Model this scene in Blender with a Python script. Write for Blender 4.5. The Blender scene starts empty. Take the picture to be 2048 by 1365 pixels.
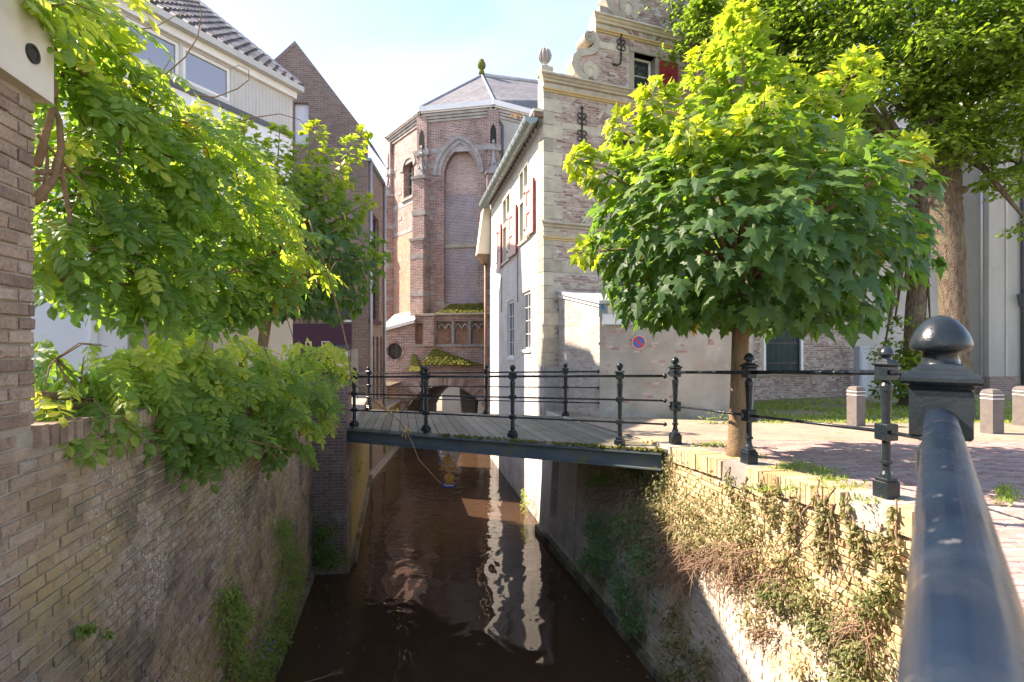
import bpy, math, random
import numpy as np
from mathutils import Vector, Matrix
from mathutils.geometry import tessellate_polygon
random.seed(7)
RNG = np.random.default_rng(7)
R = math.radians
SC = bpy.context.scene
COL = SC.collection
CZ = 4.4                      # eye height above the canal water (water is z = 0)

# ---------------------------------------------------------------- camera, sky, sun, exposure
cam_d = bpy.data.cameras.new('camera')
cam_d.sensor_width = 36.0
cam_d.lens = 18.0
cam_d.shift_y = 0.0037
cam_d.clip_start = 0.02
cam_d.clip_end = 2000
cam_d.dof.use_dof = True
cam_d.dof.focus_distance = 7.0
cam_d.dof.aperture_fstop = 6.3
cam = bpy.data.objects.new('camera', cam_d)
COL.objects.link(cam)
cam.location = (0, 0, CZ)
cam.rotation_euler = (R(90), 0, 0)
SC.camera = cam

SUN_AZ, SUN_EL = 15.0, 43.0   # light travels to +x and a little towards the camera
LD = Vector((math.cos(R(SUN_AZ)) * math.cos(R(SUN_EL)), -math.sin(R(SUN_AZ)) * math.cos(R(SUN_EL)), -math.sin(R(SUN_EL))))
sun_d = bpy.data.lights.new('sun', 'SUN')
sun_d.energy = 2.9
sun_d.angle = R(0.53)
sun_d.color = (1.0, 0.93, 0.82)
sun = bpy.data.objects.new('sun', sun_d)
COL.objects.link(sun)
sun.rotation_euler = LD.to_track_quat('-Z', 'Y').to_euler()
sun.location = (-20, 10, 30)

world = bpy.data.worlds.new('World')
SC.world = world
world.use_nodes = True
wn = world.node_tree
wn.nodes.clear()
def _w(t): return wn.nodes.new('ShaderNode' + t)
sky = _w('TexSky'); sky.sky_type = 'NISHITA'; sky.sun_disc = False
sky.sun_elevation = R(SUN_EL); sky.sun_rotation = math.atan2(-LD.x, -LD.y)
sky.air_density = 1.0; sky.dust_density = 0.35; sky.ozone_density = 3.0
tc = _w('TexCoord')
mp = _w('Mapping'); mp.inputs['Scale'].default_value = (1.0, 1.0, 2.4); mp.inputs['Rotation'].default_value = (0.2, 0.5, 0.3)
no = _w('TexNoise'); no.inputs['Scale'].default_value = 1.7; no.inputs['Detail'].default_value = 7; no.inputs['Roughness'].default_value = 0.5; no.inputs['Distortion'].default_value = 0.4
rp = _w('ValToRGB'); rp.color_ramp.elements[0].position = 0.42; rp.color_ramp.elements[1].position = 0.80
mx = _w('MixRGB')
hs = _w('HueSaturation'); hs.inputs['Saturation'].default_value = 0.55; hs.inputs['Value'].default_value = 0.98   # thin cloud: the same sky light, whiter
bg = _w('Background'); bg.inputs['Strength'].default_value = 0.092
wo = _w('OutputWorld')
L = wn.links.new
L(tc.outputs['Generated'], mp.inputs['Vector']); L(mp.outputs['Vector'], no.inputs['Vector'])
L(no.outputs['Fac'], rp.inputs['Fac']); L(rp.outputs['Color'], mx.inputs['Fac']); L(sky.outputs['Color'], hs.inputs['Color'])
L(sky.outputs['Color'], mx.inputs['Color1']); L(hs.outputs['Color'], mx.inputs['Color2']); L(mx.outputs['Color'], bg.inputs['Color']); L(bg.outputs[0], wo.inputs['Surface'])

SC.view_settings.view_transform = 'Standard'
SC.view_settings.look = 'None'
SC.view_settings.exposure = 2.42
SC.view_settings.gamma = 1.0
SC.view_settings.use_white_balance = True      # daylight white balance of the photograph (open shade comes out neutral)
SC.view_settings.white_balance_temperature = 7400
SC.view_settings.white_balance_tint = 20
SC.view_settings.use_curve_mapping = False
SC.cycles.max_bounces = 10
SC.cycles.diffuse_bounces = 5
SC.cycles.transmission_bounces = 6
SC.cycles.transparent_max_bounces = 8
SC.cycles.use_denoising = True

# ---------------------------------------------------------------- helpers: nodes and materials
class Mat:
    def __init__(s, name):
        s.m = bpy.data.materials.new(name); s.m.use_nodes = True
        s.t = s.m.node_tree; s.t.nodes.clear()
        s.out = s.t.nodes.new('ShaderNodeOutputMaterial')
    def n(s, t, ins=None, out=0, **props):
        nd = s.t.nodes.new('ShaderNode' + t)
        for k, v in props.items(): setattr(nd, k, v)
        for k, v in (ins or {}).items():
            if isinstance(v, bpy.types.NodeSocket): s.t.links.new(v, nd.inputs[k])
            else: nd.inputs[k].default_value = v
        return nd.outputs[out]
    def pos(s): return s.n('NewGeometry', out='Position')
    def uv(s): return s.n('UVMap')
    def tone(s): return s.n('Attribute', out='Fac', attribute_name='tone')
    def noise(s, scale, detail=4, rough=.55, vec=None, dist=0., stretch=None):
        v = vec or s.pos()
        if stretch: v = s.n('Mapping', {'Vector': v, 'Scale': stretch})
        return s.n('TexNoise', {'Vector': v, 'Scale': scale, 'Detail': detail, 'Roughness': rough, 'Distortion': dist}, out='Fac')
    def ramp(s, fac, stops, interp='LINEAR'):
        nd = s.t.nodes.new('ShaderNodeValToRGB'); cr = nd.color_ramp; cr.interpolation = interp
        while len(cr.elements) < len(stops): cr.elements.new(0.5)
        for e, (p, c) in zip(cr.elements, stops):
            e.position = p
            e.color = (c, c, c, 1) if isinstance(c, (int, float)) else (*c, 1)
        s.t.links.new(fac, nd.inputs['Fac'])
        return nd.outputs['Color']
    def mix(s, fac, a, b, mode='MIX'):
        nd = s.t.nodes.new('ShaderNodeMixRGB'); nd.blend_type = mode
        for k, v in (('Fac', fac), ('Color1', a), ('Color2', b)):
            if isinstance(v, bpy.types.NodeSocket): s.t.links.new(v, nd.inputs[k])
            elif k == 'Fac': nd.inputs[k].default_value = v
            else: nd.inputs[k].default_value = (*v, 1)
        return nd.outputs['Color']
    def math(s, op, a, b=0.5, clamp=False):
        nd = s.t.nodes.new('ShaderNodeMath'); nd.operation = op; nd.use_clamp = clamp
        for i, v in enumerate((a, b)):
            if isinstance(v, bpy.types.NodeSocket): s.t.links.new(v, nd.inputs[i])
            else: nd.inputs[i].default_value = v
        return nd.outputs[0]
    def axis(s, k):
        return s.n('SeparateXYZ', {'Vector': s.pos()}, out=k)
    def band(s, k, a, b):                     # 0 below a, 1 above b along a world axis
        return s.n('MapRange', {'Value': s.axis(k), 'From Min': a, 'From Max': b, 'To Min': 0.0, 'To Max': 1.0})
    def bump(s, h, strength=.3, dist=.01, normal=None):
        ins = {'Height': h, 'Strength': strength, 'Distance': dist}
        if normal: ins['Normal'] = normal
        return s.n('Bump', ins)
    def done(s, color, rough=.8, normal=None, metal=0., spec=.4, **extra):
        ins = {'Base Color': color if isinstance(color, bpy.types.NodeSocket) else (*color, 1), 'Roughness': rough, 'Metallic': metal, 'Specular IOR Level': spec}
        if normal: ins['Normal'] = normal
        ins.update(extra)
        b = s.n('BsdfPrincipled', ins)
        s.t.links.new(b, s.out.inputs['Surface'])
        return s.m

def mat_piece(name, stops, grain=60., var=.35, stain=None, overlays=(), rough=.85, bump=.5):
    """material for pieces that are real geometry: one tone for each piece, grain and stains over it"""
    m = Mat(name)
    c = m.ramp(m.tone(), stops)
    g = m.noise(grain, 6, .7)
    c = m.mix(var, c, m.ramp(g, [(.25, .25), (.75, 1.6)]), 'MULTIPLY')
    c = m.mix(.35, c, m.ramp(m.noise(6, 4, .6), [(.3, .45), (.7, 1.35)]), 'MULTIPLY')
    for col, scale, lo, hi, amt, mask in overlays:
        f = m.ramp(m.noise(scale, 7, .65), [(lo, 0.), (hi, 1.)])
        f = m.math('MULTIPLY', f, amt)
        if mask: f = m.math('MULTIPLY', f, mask(m))
        c = m.mix(f, c, col)
    return m.done(c, rough, m.bump(g, bump, .007))

def mat_brick(name, c1, c2, mortar, course=.0625, length=.22, joint=.010, overlays=(), var=.5, bump=.6, bias=0., offset=.5):
    """material for masonry too far away to build brick by brick; UVs are metres along the wall"""
    m = Mat(name)
    vec = m.uv()
    nv = m.n('TexNoise', {'Vector': m.pos(), 'Scale': 9., 'Detail': 3.}, out='Color')
    vec2 = m.n('VectorMath', {0: vec, 1: m.n('VectorMath', {0: nv, 'Scale': .012}, operation='SCALE')}, operation='ADD')
    nd = m.t.nodes.new('ShaderNodeTexBrick')
    m.t.links.new(vec2, nd.inputs['Vector'])
    for k, v in {'Color1': (*c1, 1), 'Color2': (*c2, 1), 'Mortar': (*mortar, 1), 'Scale': 1., 'Mortar Size': joint * .5, 'Mortar Smooth': .2, 'Bias': bias, 'Brick Width': length, 'Row Height': course}.items():
        nd.inputs[k].default_value = v
    nd.offset = offset
    c = nd.outputs['Color']
    c = m.mix(var, c, m.ramp(m.noise(14, 6, .7), [(.25, .45), (.75, 1.5)]), 'MULTIPLY')
    c = m.mix(.4, c, m.ramp(m.noise(.9, 5, .6), [(.3, .6), (.7, 1.35)]), 'MULTIPLY')
    for col, scale, lo, hi, amt, mask in overlays:
        f = m.math('MULTIPLY', m.ramp(m.noise(scale, 7, .65), [(lo, 0.), (hi, 1.)]), amt)
        if mask: f = m.math('MULTIPLY', f, mask(m))
        c = m.mix(f, c, col)
    h = m.math('SUBTRACT', m.noise(40, 4, .6), m.math('MULTIPLY', nd.outputs['Fac'], 1.2))
    return m.done(c, .88, m.bump(h, bump, .012))

def mat_plain(name, col, col2=None, scale=8., rough=.6, bump=.15, bscale=60., spec=.4, metal=0., stretch=None, lo=.35, hi=.68, bdist=.004, overlays=()):
    m = Mat(name)
    c = m.mix(m.ramp(m.noise(scale, 6, .62, stretch=stretch), [(lo, 0.), (hi, 1.)]), col, col2 or tuple(x * .8 for x in col))
    for co, sc_, l_, h_, amt, mask in overlays:
        f = m.math('MULTIPLY', m.ramp(m.noise(sc_, 7, .65), [(l_, 0.), (h_, 1.)]), amt)
        if mask: f = m.math('MULTIPLY', f, mask(m))
        c = m.mix(f, c, co)
    if name in ('sandstone', 'weathered_limestone', 'coping_stone'):
        c = m.mix(1., c, m.ramp(m.n('ObjectInfo', out='Random'), [(0., .72), (1., 1.15)]), 'MULTIPLY')
    r = m.ramp(m.noise(scale * 2, 4, .6), [(.3, max(rough - .12, .02)), (.7, min(rough + .12, 1.))])
    return m.done(c, r, m.bump(m.noise(bscale, 5, .6), bump, bdist), metal, spec)

def mat_leaf(name, stops, trans=.45, tcol=(2.1, 2.2, .8), rough=.45, spec=.35):
    m = Mat(name)
    c = m.ramp(m.tone(), stops)
    c = m.mix(.25, c, m.ramp(m.noise(30, 3), [(.3, .6), (.7, 1.3)]), 'MULTIPLY')
    b = m.n('BsdfPrincipled', {'Base Color': c, 'Roughness': rough, 'Specular IOR Level': spec})
    tcx = m.mix(1., c, tcol, 'MULTIPLY')
    t = m.n('BsdfTranslucent', {'Color': tcx})
    mixn = m.n('MixShader', {0: trans, 1: b, 2: t})
    m.t.links.new(mixn, m.out.inputs['Surface'])
    return m.m

# ---------------------------------------------------------------- helpers: placement
def W(px, py, d):
    """a point of the place seen at photo position (px, py) when it stands d metres away"""
    return Vector(((px - 1024) / 1024 * d, d, CZ - (py - 690) / 1024 * d))

class Fr:
    """a vertical plane (wall): u runs left to right seen from outside, v points out of the wall, z is height"""
    def __init__(s, a, b, batter=0., zref=0.):
        s.a = Vector((a[0], a[1], 0)); b = Vector((b[0], b[1], 0))
        s.len = (b - s.a).length; s.U = (b - s.a).normalized(); s.N = Vector((s.U.y, -s.U.x, 0)); s.batter = batter; s.zref = zref
        s.Z = (Vector((0, 0, 1)) - s.N * batter)
    def p(s, u, v, z):
        return s.a + s.U * u + s.N * (v - s.batter * (z - s.zref)) + Vector((0, 0, z))
    def at(s, px, v=0.):
        k = (px - 1024) / 1024
        q = s.a + s.N * v
        return -(q.x - k * q.y) / (s.U.x - k * s.U.y)
    def uz(s, px, py, v=0.):
        u = s.at(px, v); d = (s.a + s.U * u + s.N * v).y
        return u, CZ - (py - 690) / 1024 * d
    def basis(s): return np.array([s.U[:], (-s.N - Vector((0, 0, s.batter))).normalized()[:], s.Z.normalized()[:]])

# ---------------------------------------------------------------- helpers: meshes
CUBE_F = np.array([[0, 3, 2, 1], [4, 5, 6, 7], [0, 1, 5, 4], [1, 2, 6, 5], [2, 3, 7, 6], [3, 0, 4, 7]])
CUBE_V = np.array([[-1, -1, -1], [1, -1, -1], [1, 1, -1], [-1, 1, -1], [-1, -1, 1], [1, -1, 1], [1, 1, 1], [-1, 1, 1]], float)
class MB:
    def __init__(s): s.v = []; s.f = {}; s.n = 0
    def add(s, verts, faces, tone=.5):
        verts = np.asarray(verts, float).reshape(-1, 3)
        groups = {}
        if isinstance(faces, np.ndarray): groups[faces.shape[1]] = faces
        else:
            for f in faces: groups.setdefault(len(f), []).append(f)
        for k, fs in groups.items():
            fs = np.asarray(fs, int).reshape(-1, k) + s.n
            t = np.full(len(fs), tone, float) if np.isscalar(tone) else np.asarray(tone, float)
            s.f.setdefault(k, []).append((fs, t))
        s.v.append(verts); s.n += len(verts)
        return s
    def box(s, c, half, B=None, tone=.5):
        v = CUBE_V * np.asarray(half, float)
        if B is not None: v = v @ np.asarray(B, float)
        return s.add(v + np.asarray(c, float)[:3], CUBE_F, tone)
    def boxf(s, fr, u0, u1, v0, v1, z0, z1, tone=.5):
        vs = [fr.p(u, v, z)[:] for z in (z0, z1) for (u, v) in ((u0, v1), (u1, v1), (u1, v0), (u0, v0))]
        return s.add(vs, CUBE_F, tone)
    def poly(s, pts, tone=.5): return s.add([tuple(p) for p in pts], [tuple(range(len(pts)))], tone)
    def wall(s, fr, outer, holes=(), v=0., reveal=0.2, tone=.5):
        loops = [outer] + list(holes)
        tri = tessellate_polygon([[Vector((u, z, 0)) for u, z in lp] for lp in loops])
        flat = [q for lp in loops for q in lp]
        pts = [fr.p(u, v, z)[:] for u, z in flat]
        fs = []
        for t in tri:
            a, b, c = (Vector(pts[i]) for i in t)
            fs.append(t if (b - a).cross(c - a).dot(fr.N) > 0 else (t[0], t[2], t[1]))
        s.add(pts, fs, tone)
        for lp in holes:
            n = len(lp); ps = [fr.p(u, v, z)[:] for u, z in lp] + [fr.p(u, v - reveal, z)[:] for u, z in lp]
            s.add(ps, [(i, (i + 1) % n, n + (i + 1) % n, n + i) for i in range(n)], tone)
        return s
    def prism(s, fr, pts, v0, v1, tone=.5):
        n = len(pts)
        tri = tessellate_polygon([[Vector((u, z, 0)) for u, z in pts]])
        ps = [fr.p(u, v1, z)[:] for u, z in pts] + [fr.p(u, v0, z)[:] for u, z in pts]
        fs = []
        for t in tri:
            a, b, c = (Vector(ps[i]) for i in t)
            if (b - a).cross(c - a).dot(fr.N) < 0: t = (t[0], t[2], t[1])
            fs.append(tuple(t)); fs.append((t[2] + n, t[1] + n, t[0] + n))
        fs += [(i, n + i, n + (i + 1) % n, (i + 1) % n) for i in range(n)]
        return s.add(ps, fs, tone)
    def strip(s, fr, a, b, v0, v1, tone=.5):
        """band between two (u,z) curves a (outer) and b (inner), given thickness v0..v1"""
        n = len(a)
        ps = [fr.p(u, v1, z)[:] for u, z in a] + [fr.p(u, v1, z)[:] for u, z in b] + [fr.p(u, v0, z)[:] for u, z in a] + [fr.p(u, v0, z)[:] for u, z in b]
        fs = []
        for i in range(n - 1):
            fs += [(i, i + 1, n + i + 1, n + i), (2 * n + i + 1, 2 * n + i, i, i + 1)[::-1], (n + i, n + i + 1, 3 * n + i + 1, 3 * n + i)]
        fs += [(0, n, 3 * n, 2 * n), (n - 1, 3 * n - 1, 4 * n - 1, 2 * n - 1)]
        return s.add(ps, fs, tone)
    def tube(s, pts, r, seg=8, tone=.5, cap=True):
        pts = [Vector(p) for p in pts]; n = len(pts)
        rr = [r] * n if np.isscalar(r) else list(r)
        vs = []; up = Vector((0.31, 0.17, 0.94))
        ref = None
        for i, p in enumerate(pts):
            t = (pts[min(i + 1, n - 1)] - pts[max(i - 1, 0)]).normalized()
            if ref is None:
                ref = t.cross(up)
                if ref.length < .05: ref = t.cross(Vector((1, 0, 0)))
            x = (ref - t * ref.dot(t)).normalized(); ref = x
            y = t.cross(x)
            for k in range(seg):
                a = 2 * math.pi * k / seg
                vs.append((p + (x * math.cos(a) + y * math.sin(a)) * rr[i])[:])
        fs = [(i * seg + k, i * seg + (k + 1) % seg, (i + 1) * seg + (k + 1) % seg, (i + 1) * seg + k) for i in range(n - 1) for k in range(seg)]
        if cap: fs += [tuple(range(seg))[::-1], tuple((n - 1) * seg + k for k in range(seg))]
        return s.add(vs, fs, tone)
    def lathe(s, c, prof, seg=16, rot=0., tone=.5, sq=1.):
        c = Vector(c); vs = []
        for r, z in prof:
            for k in range(seg):
                a = rot + 2 * math.pi * (k + .5) / seg
                vs.append((c.x + r * math.cos(a), c.y + r * math.sin(a), c.z + z))
        n = len(prof)
        fs = [(i * seg + k, i * seg + (k + 1) % seg, (i + 1) * seg + (k + 1) % seg, (i + 1) * seg + k) for i in range(n - 1) for k in range(seg)]
        fs += [tuple(range(seg))[::-1], tuple((n - 1) * seg + k for k in range(seg))]
        return s.add(vs, fs, tone)
    def inst(s, tv, tf, pos, B, scale, tone):
        """many copies of a small template: pos (N,3), B (N,3,3) rows = axes, scale (N,) or (N,3), tone (N,)"""
        N = len(pos)
        if N == 0: return s
        sc = np.asarray(scale, float)
        sc = sc[:, None, None] if sc.ndim == 1 else sc[:, None, :]
        v = np.einsum('nki,nij->nkj', tv[None] * sc, B) + pos[:, None, :]
        k = len(tv)
        f = (tf[None] + (np.arange(N) * k)[:, None, None]).reshape(-1, tf.shape[1])
        return s.add(v.reshape(-1, 3), f, np.repeat(np.asarray(tone, float), len(tf)))
    def data(s, name, mat=None, smooth=False, uv=False):
        me = bpy.data.meshes.new(name)
        V = np.concatenate(s.v) if s.v else np.zeros((0, 3))
        loops = []; tot = []; tones = []
        for k, lst in s.f.items():
            for fs, t in lst:
                loops.append(fs.reshape(-1)); tot.append(np.full(len(fs), k)); tones.append(t)
        loops = np.concatenate(loops); tot = np.concatenate(tot); tones = np.concatenate(tones)
        me.vertices.add(len(V)); me.vertices.foreach_set('co', V.reshape(-1))
        me.loops.add(len(loops)); me.loops.foreach_set('vertex_index', loops.astype(np.int32))
        me.polygons.add(len(tot)); st = np.concatenate([[0], np.cumsum(tot)[:-1]])
        me.polygons.foreach_set('loop_start', st.astype(np.int32)); me.polygons.foreach_set('loop_total', tot.astype(np.int32))
        me.polygons.foreach_set('use_smooth', np.full(len(tot), smooth))
        me.update(calc_edges=True)
        at = me.attributes.new('tone', 'FLOAT', 'FACE'); at.data.foreach_set('value', tones.astype(np.float32))
        if uv:
            nr = np.zeros(len(tot) * 3, np.float32); me.polygons.foreach_get('normal', nr); nr = nr.reshape(-1, 3)
            nl = np.repeat(nr, tot, axis=0); P = V[loops]
            tx, ty = -nl[:, 1], nl[:, 0]; ln = np.hypot(tx, ty); ln[ln < 1e-6] = 1
            uu = (P[:, 0] * tx + P[:, 1] * ty) / ln; vv = P[:, 2].copy()
            flat = np.abs(nl[:, 2]) > .85
            uu[flat] = P[flat, 0]; vv[flat] = P[flat, 1]
            l = me.uv_layers.new(name='UVMap'); l.data.foreach_set('uv', np.stack([uu, vv], 1).astype(np.float32).reshape(-1))
        if mat: me.materials.append(mat)
        return me
    def build(s, name, mat, parent=None, smooth=False, uv=False, loc=None, **tags):
        o = bpy.data.objects.new(name, s.data(name, mat, smooth, uv))
        return put(o, parent, loc, **tags)

def put(o, parent=None, loc=None, **tags):
    COL.objects.link(o)
    if loc is not None: o.location = loc
    if parent is not None:
        o.parent = parent
        if loc is None and parent.get('_w') is not None:
            o.matrix_parent_inverse = Matrix.Translation(-Vector(parent['_w']))
    for k, v in tags.items():
        if v is not None: o[k] = v
    return o

def thing(name, label, category, loc=(0, 0, 0), group=None, kind=None, world=True):
    """an Empty at the base of a thing; world=True: its parts are given in world coordinates"""
    o = bpy.data.objects.new(name, None); o.empty_display_size = .1
    COL.objects.link(o); o.location = loc
    if world: o['_w'] = tuple(loc)
    if label: o['label'] = label
    if category: o['category'] = category
    if group: o['group'] = group
    if kind: o['kind'] = kind
    return o

def arch(u0, u1, zs, za, n=10):
    """pointed arch from (u0,zs) over the apex to (u1,zs)"""
    w = (u1 - u0) / 2; h = za - zs; c = (u0 + u1) / 2
    rad = (h * h + w * w) / (2 * w); pts = []
    a1 = math.asin(min(1, h / rad)) if rad >= h else math.pi / 2
    for i in range(n + 1):
        a = a1 * i / n
        pts.append((u0 + rad - rad * math.cos(a), zs + rad * math.sin(a)))
    return pts + [(2 * c - u, z) for u, z in pts[-2::-1]]

def seg_arch(u0, u1, zs, za, n=16):
    w = (u1 - u0) / 2; h = za - zs; rad = (w * w + h * h) / (2 * h); c = (u0 + u1) / 2; a1 = math.asin(min(1, w / rad))
    if h > w: a1 = math.pi - a1
    return [(c + rad * math.sin(-a1 + 2 * a1 * i / n), za - rad + rad * math.cos(-a1 + 2 * a1 * i / n)) for i in range(n + 1)]

# ---------------------------------------------------------------- helpers: bricks built one by one
def brick_tpl(cham=.006):
    b = np.array([[-1, -1], [1, -1], [1, 1], [-1, 1]], float)
    return b
def brick_mesh(hl, hh, depth, tone, mat, cham=.005, seed=0):
    """one brick: front face at v=0, chamfered and a little uneven; local axes u, into the wall, z"""
    r = np.random.default_rng(seed)
    q = np.array([[-1, -1], [1, -1], [1, 1], [-1, 1]], float)
    j = lambda a: r.uniform(-a, a, (4, 1))
    back = np.hstack([q[:, :1] * hl, np.full((4, 1), depth), q[:, 1:] * hh])
    side = np.hstack([q[:, :1] * hl + j(.002), np.full((4, 1), cham), q[:, 1:] * hh + j(.002)])
    fr_ = np.hstack([q[:, :1] * (hl - cham) + j(.002), j(.0025), q[:, 1:] * (hh - cham) + j(.002)])
    f = np.array([[i, (i + 1) % 4, 4 + (i + 1) % 4, 4 + i] for i in range(4)] + [[4 + i, 4 + (i + 1) % 4, 8 + (i + 1) % 4, 8 + i] for i in range(4)] + [[8, 9, 10, 11]])
    return np.vstack([back, side, fr_]), f

def courses(u0, u1, z0, z1, course, length, joint, bond='cross', jitter=.004, seed=3):
    """brick centres (u, z, half length, half height) laid in courses; headers and stretchers alternate"""
    r = np.random.default_rng(seed); out = []
    n = int((z1 - z0) / course)
    head = length / 2 - joint / 2
    for i in range(n):
        z = z0 + (i + .5) * course
        if bond == 'cross': L_ = length if i % 2 == 0 else head + joint / 2; off = (length / 4 if i % 2 else (length / 2 if i % 4 == 2 else 0))
        else: L_ = length; off = length / 2 if i % 2 else 0
        us = np.arange(u0 - off, u1, L_)
        for u in us:
            a = max(u, u0); b = min(u + L_ - joint, u1)
            if b - a > .03: out.append(((a + b) / 2 + r.uniform(-jitter, jitter) * .4, z + r.uniform(-jitter, jitter) * .3, (b - a) / 2, (course - joint) / 2, (b - a) > .9 * (L_ - joint)))
    return out

def to_px(p):
    y = max(p[1], .05)
    return 1024 + p[0] / y * 1024, 690 - (p[2] - CZ) / y * 1024

def lay_bricks(parent, fr, cells, mat, depth=.06, singles=300, proud=.004, tonefn=None, name='brick', seed=5, cham=.005, rest=True):
    """the bricks that show largest become objects of their own, the others are joined"""
    r = np.random.default_rng(seed)
    info = []
    for (u, z, hl, hh, full) in cells:
        p = fr.p(u, r.uniform(-proud, proud), z)
        px, py = to_px(p)
        vis = p.y > .4 and -40 < px < 2088 and -20 < py < 1385
        sz = (hl * abs(fr.U.x - (px - 1024) / 1024 * fr.U.y)) * hh / max(p.y, .3) ** 2
        t = r.uniform(0, 1) if tonefn is None else tonefn(u, z, r)
        info.append((sz if (vis and full) else -1, p, hl, hh, min(max(t, 0), 1)))
    order = sorted(range(len(info)), key=lambda i: -info[i][0])
    single = set(i for i in order[:singles] if info[i][0] > 0)
    B = fr.basis(); rot = Matrix(B.tolist()).transposed().to_euler()
    cache = {}
    mb = MB()
    for i, (sz, p, hl, hh, t) in enumerate(info):
        if i in single:
            key = (round(hl, 2), round(hh, 3), int(t * 11.99), r.integers(0, 2))
            if key not in cache:
                v, f = brick_mesh(hl, hh, depth, t, mat, cham, len(cache))
                cache[key] = MB().add(v, f, (key[2] + .5) / 12).data(name, mat)
            o = bpy.data.objects.new(name, cache[key]); COL.objects.link(o)
            o.parent = parent
            if parent.get('_w') is not None: o.matrix_parent_inverse = Matrix.Translation(-Vector(parent['_w']))
            o.location = p; o.rotation_euler = rot
        elif rest:
            v, f = brick_mesh(hl, hh, depth, t, mat, cham, i % 50)
            mb.add(v @ B + np.array(p[:]), f, t)
    if rest and mb.n: mb.build('brickwork', mat, parent, kind='stuff')
# ---------------------------------------------------------------- materials
MOSS = (.085, .10, .018); OCHRE = (.22, .16, .05); LIME = (.62, .58, .5)
M = {}
M['quay_left'] = mat_piece('quay_brick_brown', [(0, (.22, .15, .115)), (.35, (.31, .215, .155)), (.7, (.39, .29, .215)), (1, (.34, .28, .24))], 70, .6,
    overlays=[((.32, .235, .095), 1.3, .44, .60, .75, lambda m: m.math('SUBTRACT', 1.0, m.band(2, 3.2, 4.1))), (LIME, 42, .55, .59, .95, lambda m: m.math('MULTIPLY', m.band(1, 2.4, 3.6), m.ramp(m.noise(1.6, 4), [(.42, 0.), (.6, 1.)]))), ((.20, .19, .06), 14, .52, .62, .6, lambda m: m.band(1, 2.2, 4.)), ((.075, .06, .048), 1.9, .50, .62, .72, lambda m: m.band(1, 1.8, 3.2)), ((.08, .065, .05), 18, .55, .68, .5, None), (MOSS, 1.7, .45, .65, .8, lambda m: m.math('SUBTRACT', 1.0, m.band(2, .2, 1.2)))])
M['quay_right'] = mat_piece('quay_brick_yellow', [(0, (.36, .25, .12)), (.4, (.50, .38, .20)), (.75, (.58, .46, .27)), (1, (.45, .30, .19))], 60, .4,
    overlays=[((.62, .56, .48), 1.1, .36, .5, .9, lambda m: m.math('SUBTRACT', 1.0, m.band(2, 1.5, 2.2))), ((.36, .24, .17), 5, .55, .66, .6, lambda m: m.math('SUBTRACT', 1.0, m.band(2, 1.3, 2.0))), ((.30, .2, .09), 3.1, .55, .75, .5, None), (MOSS, 1.4, .42, .62, .85, lambda m: m.math('SUBTRACT', 1.0, m.band(2, .2, .9)))])
M['mortar'] = mat_plain('mortar', (.40, .35, .28), (.25, .21, .16), 5, .95, .6, 90, .2)
M['mortar_light'] = mat_plain('mortar_light', (.55, .50, .42), (.36, .32, .26), 5, .95, .6, 90, .2)
M['gable'] = mat_piece('gable_brick', [(0, (.25, .15, .13)), (.45, (.38, .25, .21)), (.8, (.46, .36, .31)), (1, (.54, .47, .42))], 60, .35, overlays=[((.55, .50, .46), 2.6, .5, .66, .32, None), ((.07, .06, .05), 1.3, .6, .78, .4, None)])
M['white_brick'] = mat_brick('whitewashed_brick', (.70, .665, .60), (.76, .73, .68), (.55, .51, .45), .0625, .22, .012, var=.3, bump=1.,
    overlays=[((.34, .22, .16), 9, .63, .67, .7, None), ((.40, .36, .30), 1.6, .52, .72, .45, None), ((.30, .24, .18), 22, .66, .70, .5, None), ((.24, .2, .15), 2.2, .35, .6, .7, lambda m: m.math('SUBTRACT', 1.0, m.band(2, .1, 1.3)))])
M['annex_brick'] = mat_brick('annex_white_brick', (.40, .32, .26), (.55, .49, .43), (.50, .45, .39), .0625, .21, .014, var=.5, bump=1.,
    overlays=[((.66, .63, .58), 1.2, .42, .55, .75, lambda m: m.band(2, 4.2, 5.2)), ((.36, .22, .15), 4, .58, .7, .6, lambda m: m.math('SUBTRACT', 1.0, m.band(2, 3.6, 4.8)))])  # whiter towards the top, redder brown towards the bottom
M['church_brick'] = mat_brick('old_church_brick', (.24, .13, .105), (.40, .25, .205), (.62, .56, .50), .072, .24, .016, var=.6, bump=.7, overlays=[((.10, .08, .072), 1.1, .52, .70, .65, None), ((.55, .48, .43), 3, .60, .74, .5, None), ((.08, .065, .06), 6, .6, .72, .6, None)])
M['church_red'] = mat_brick('orange_church_brick', (.42, .20, .12), (.50, .28, .18), (.50, .42, .35), .068, .23, .012, var=.5, bump=.7, overlays=[((.16, .10, .08), 1.4, .55, .78, .6, None)])
M['church_grey'] = mat_brick('grey_infill_brick', (.25, .19, .20), (.34, .27, .27), (.62, .58, .55), .068, .21, .016, var=.3, bump=.6)
M['church_pale'] = mat_brick('pale_infill_brick', (.40, .25, .205), (.52, .39, .335), (.62, .56, .5), .070, .22, .012, var=.4, bump=.6)
M['brown_brick'] = mat_brick('brown_modern_brick', (.19, .125, .10), (.27, .19, .15), (.36, .32, .28), .0625, .22, .012, var=.3, bump=.8)
M['pier_brick'] = mat_brick('damp_pier_brick', (.14, .09, .08), (.22, .15, .13), (.34, .31, .29), .0625, .22, .010, var=.5, bump=.8, overlays=[((.52, .48, .5), 2.1, .58, .72, .5, None), (MOSS, 1.6, .42, .6, .85, lambda m: m.math('SUBTRACT', 1.0, m.band(2, .3, 1.6)))])
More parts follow.
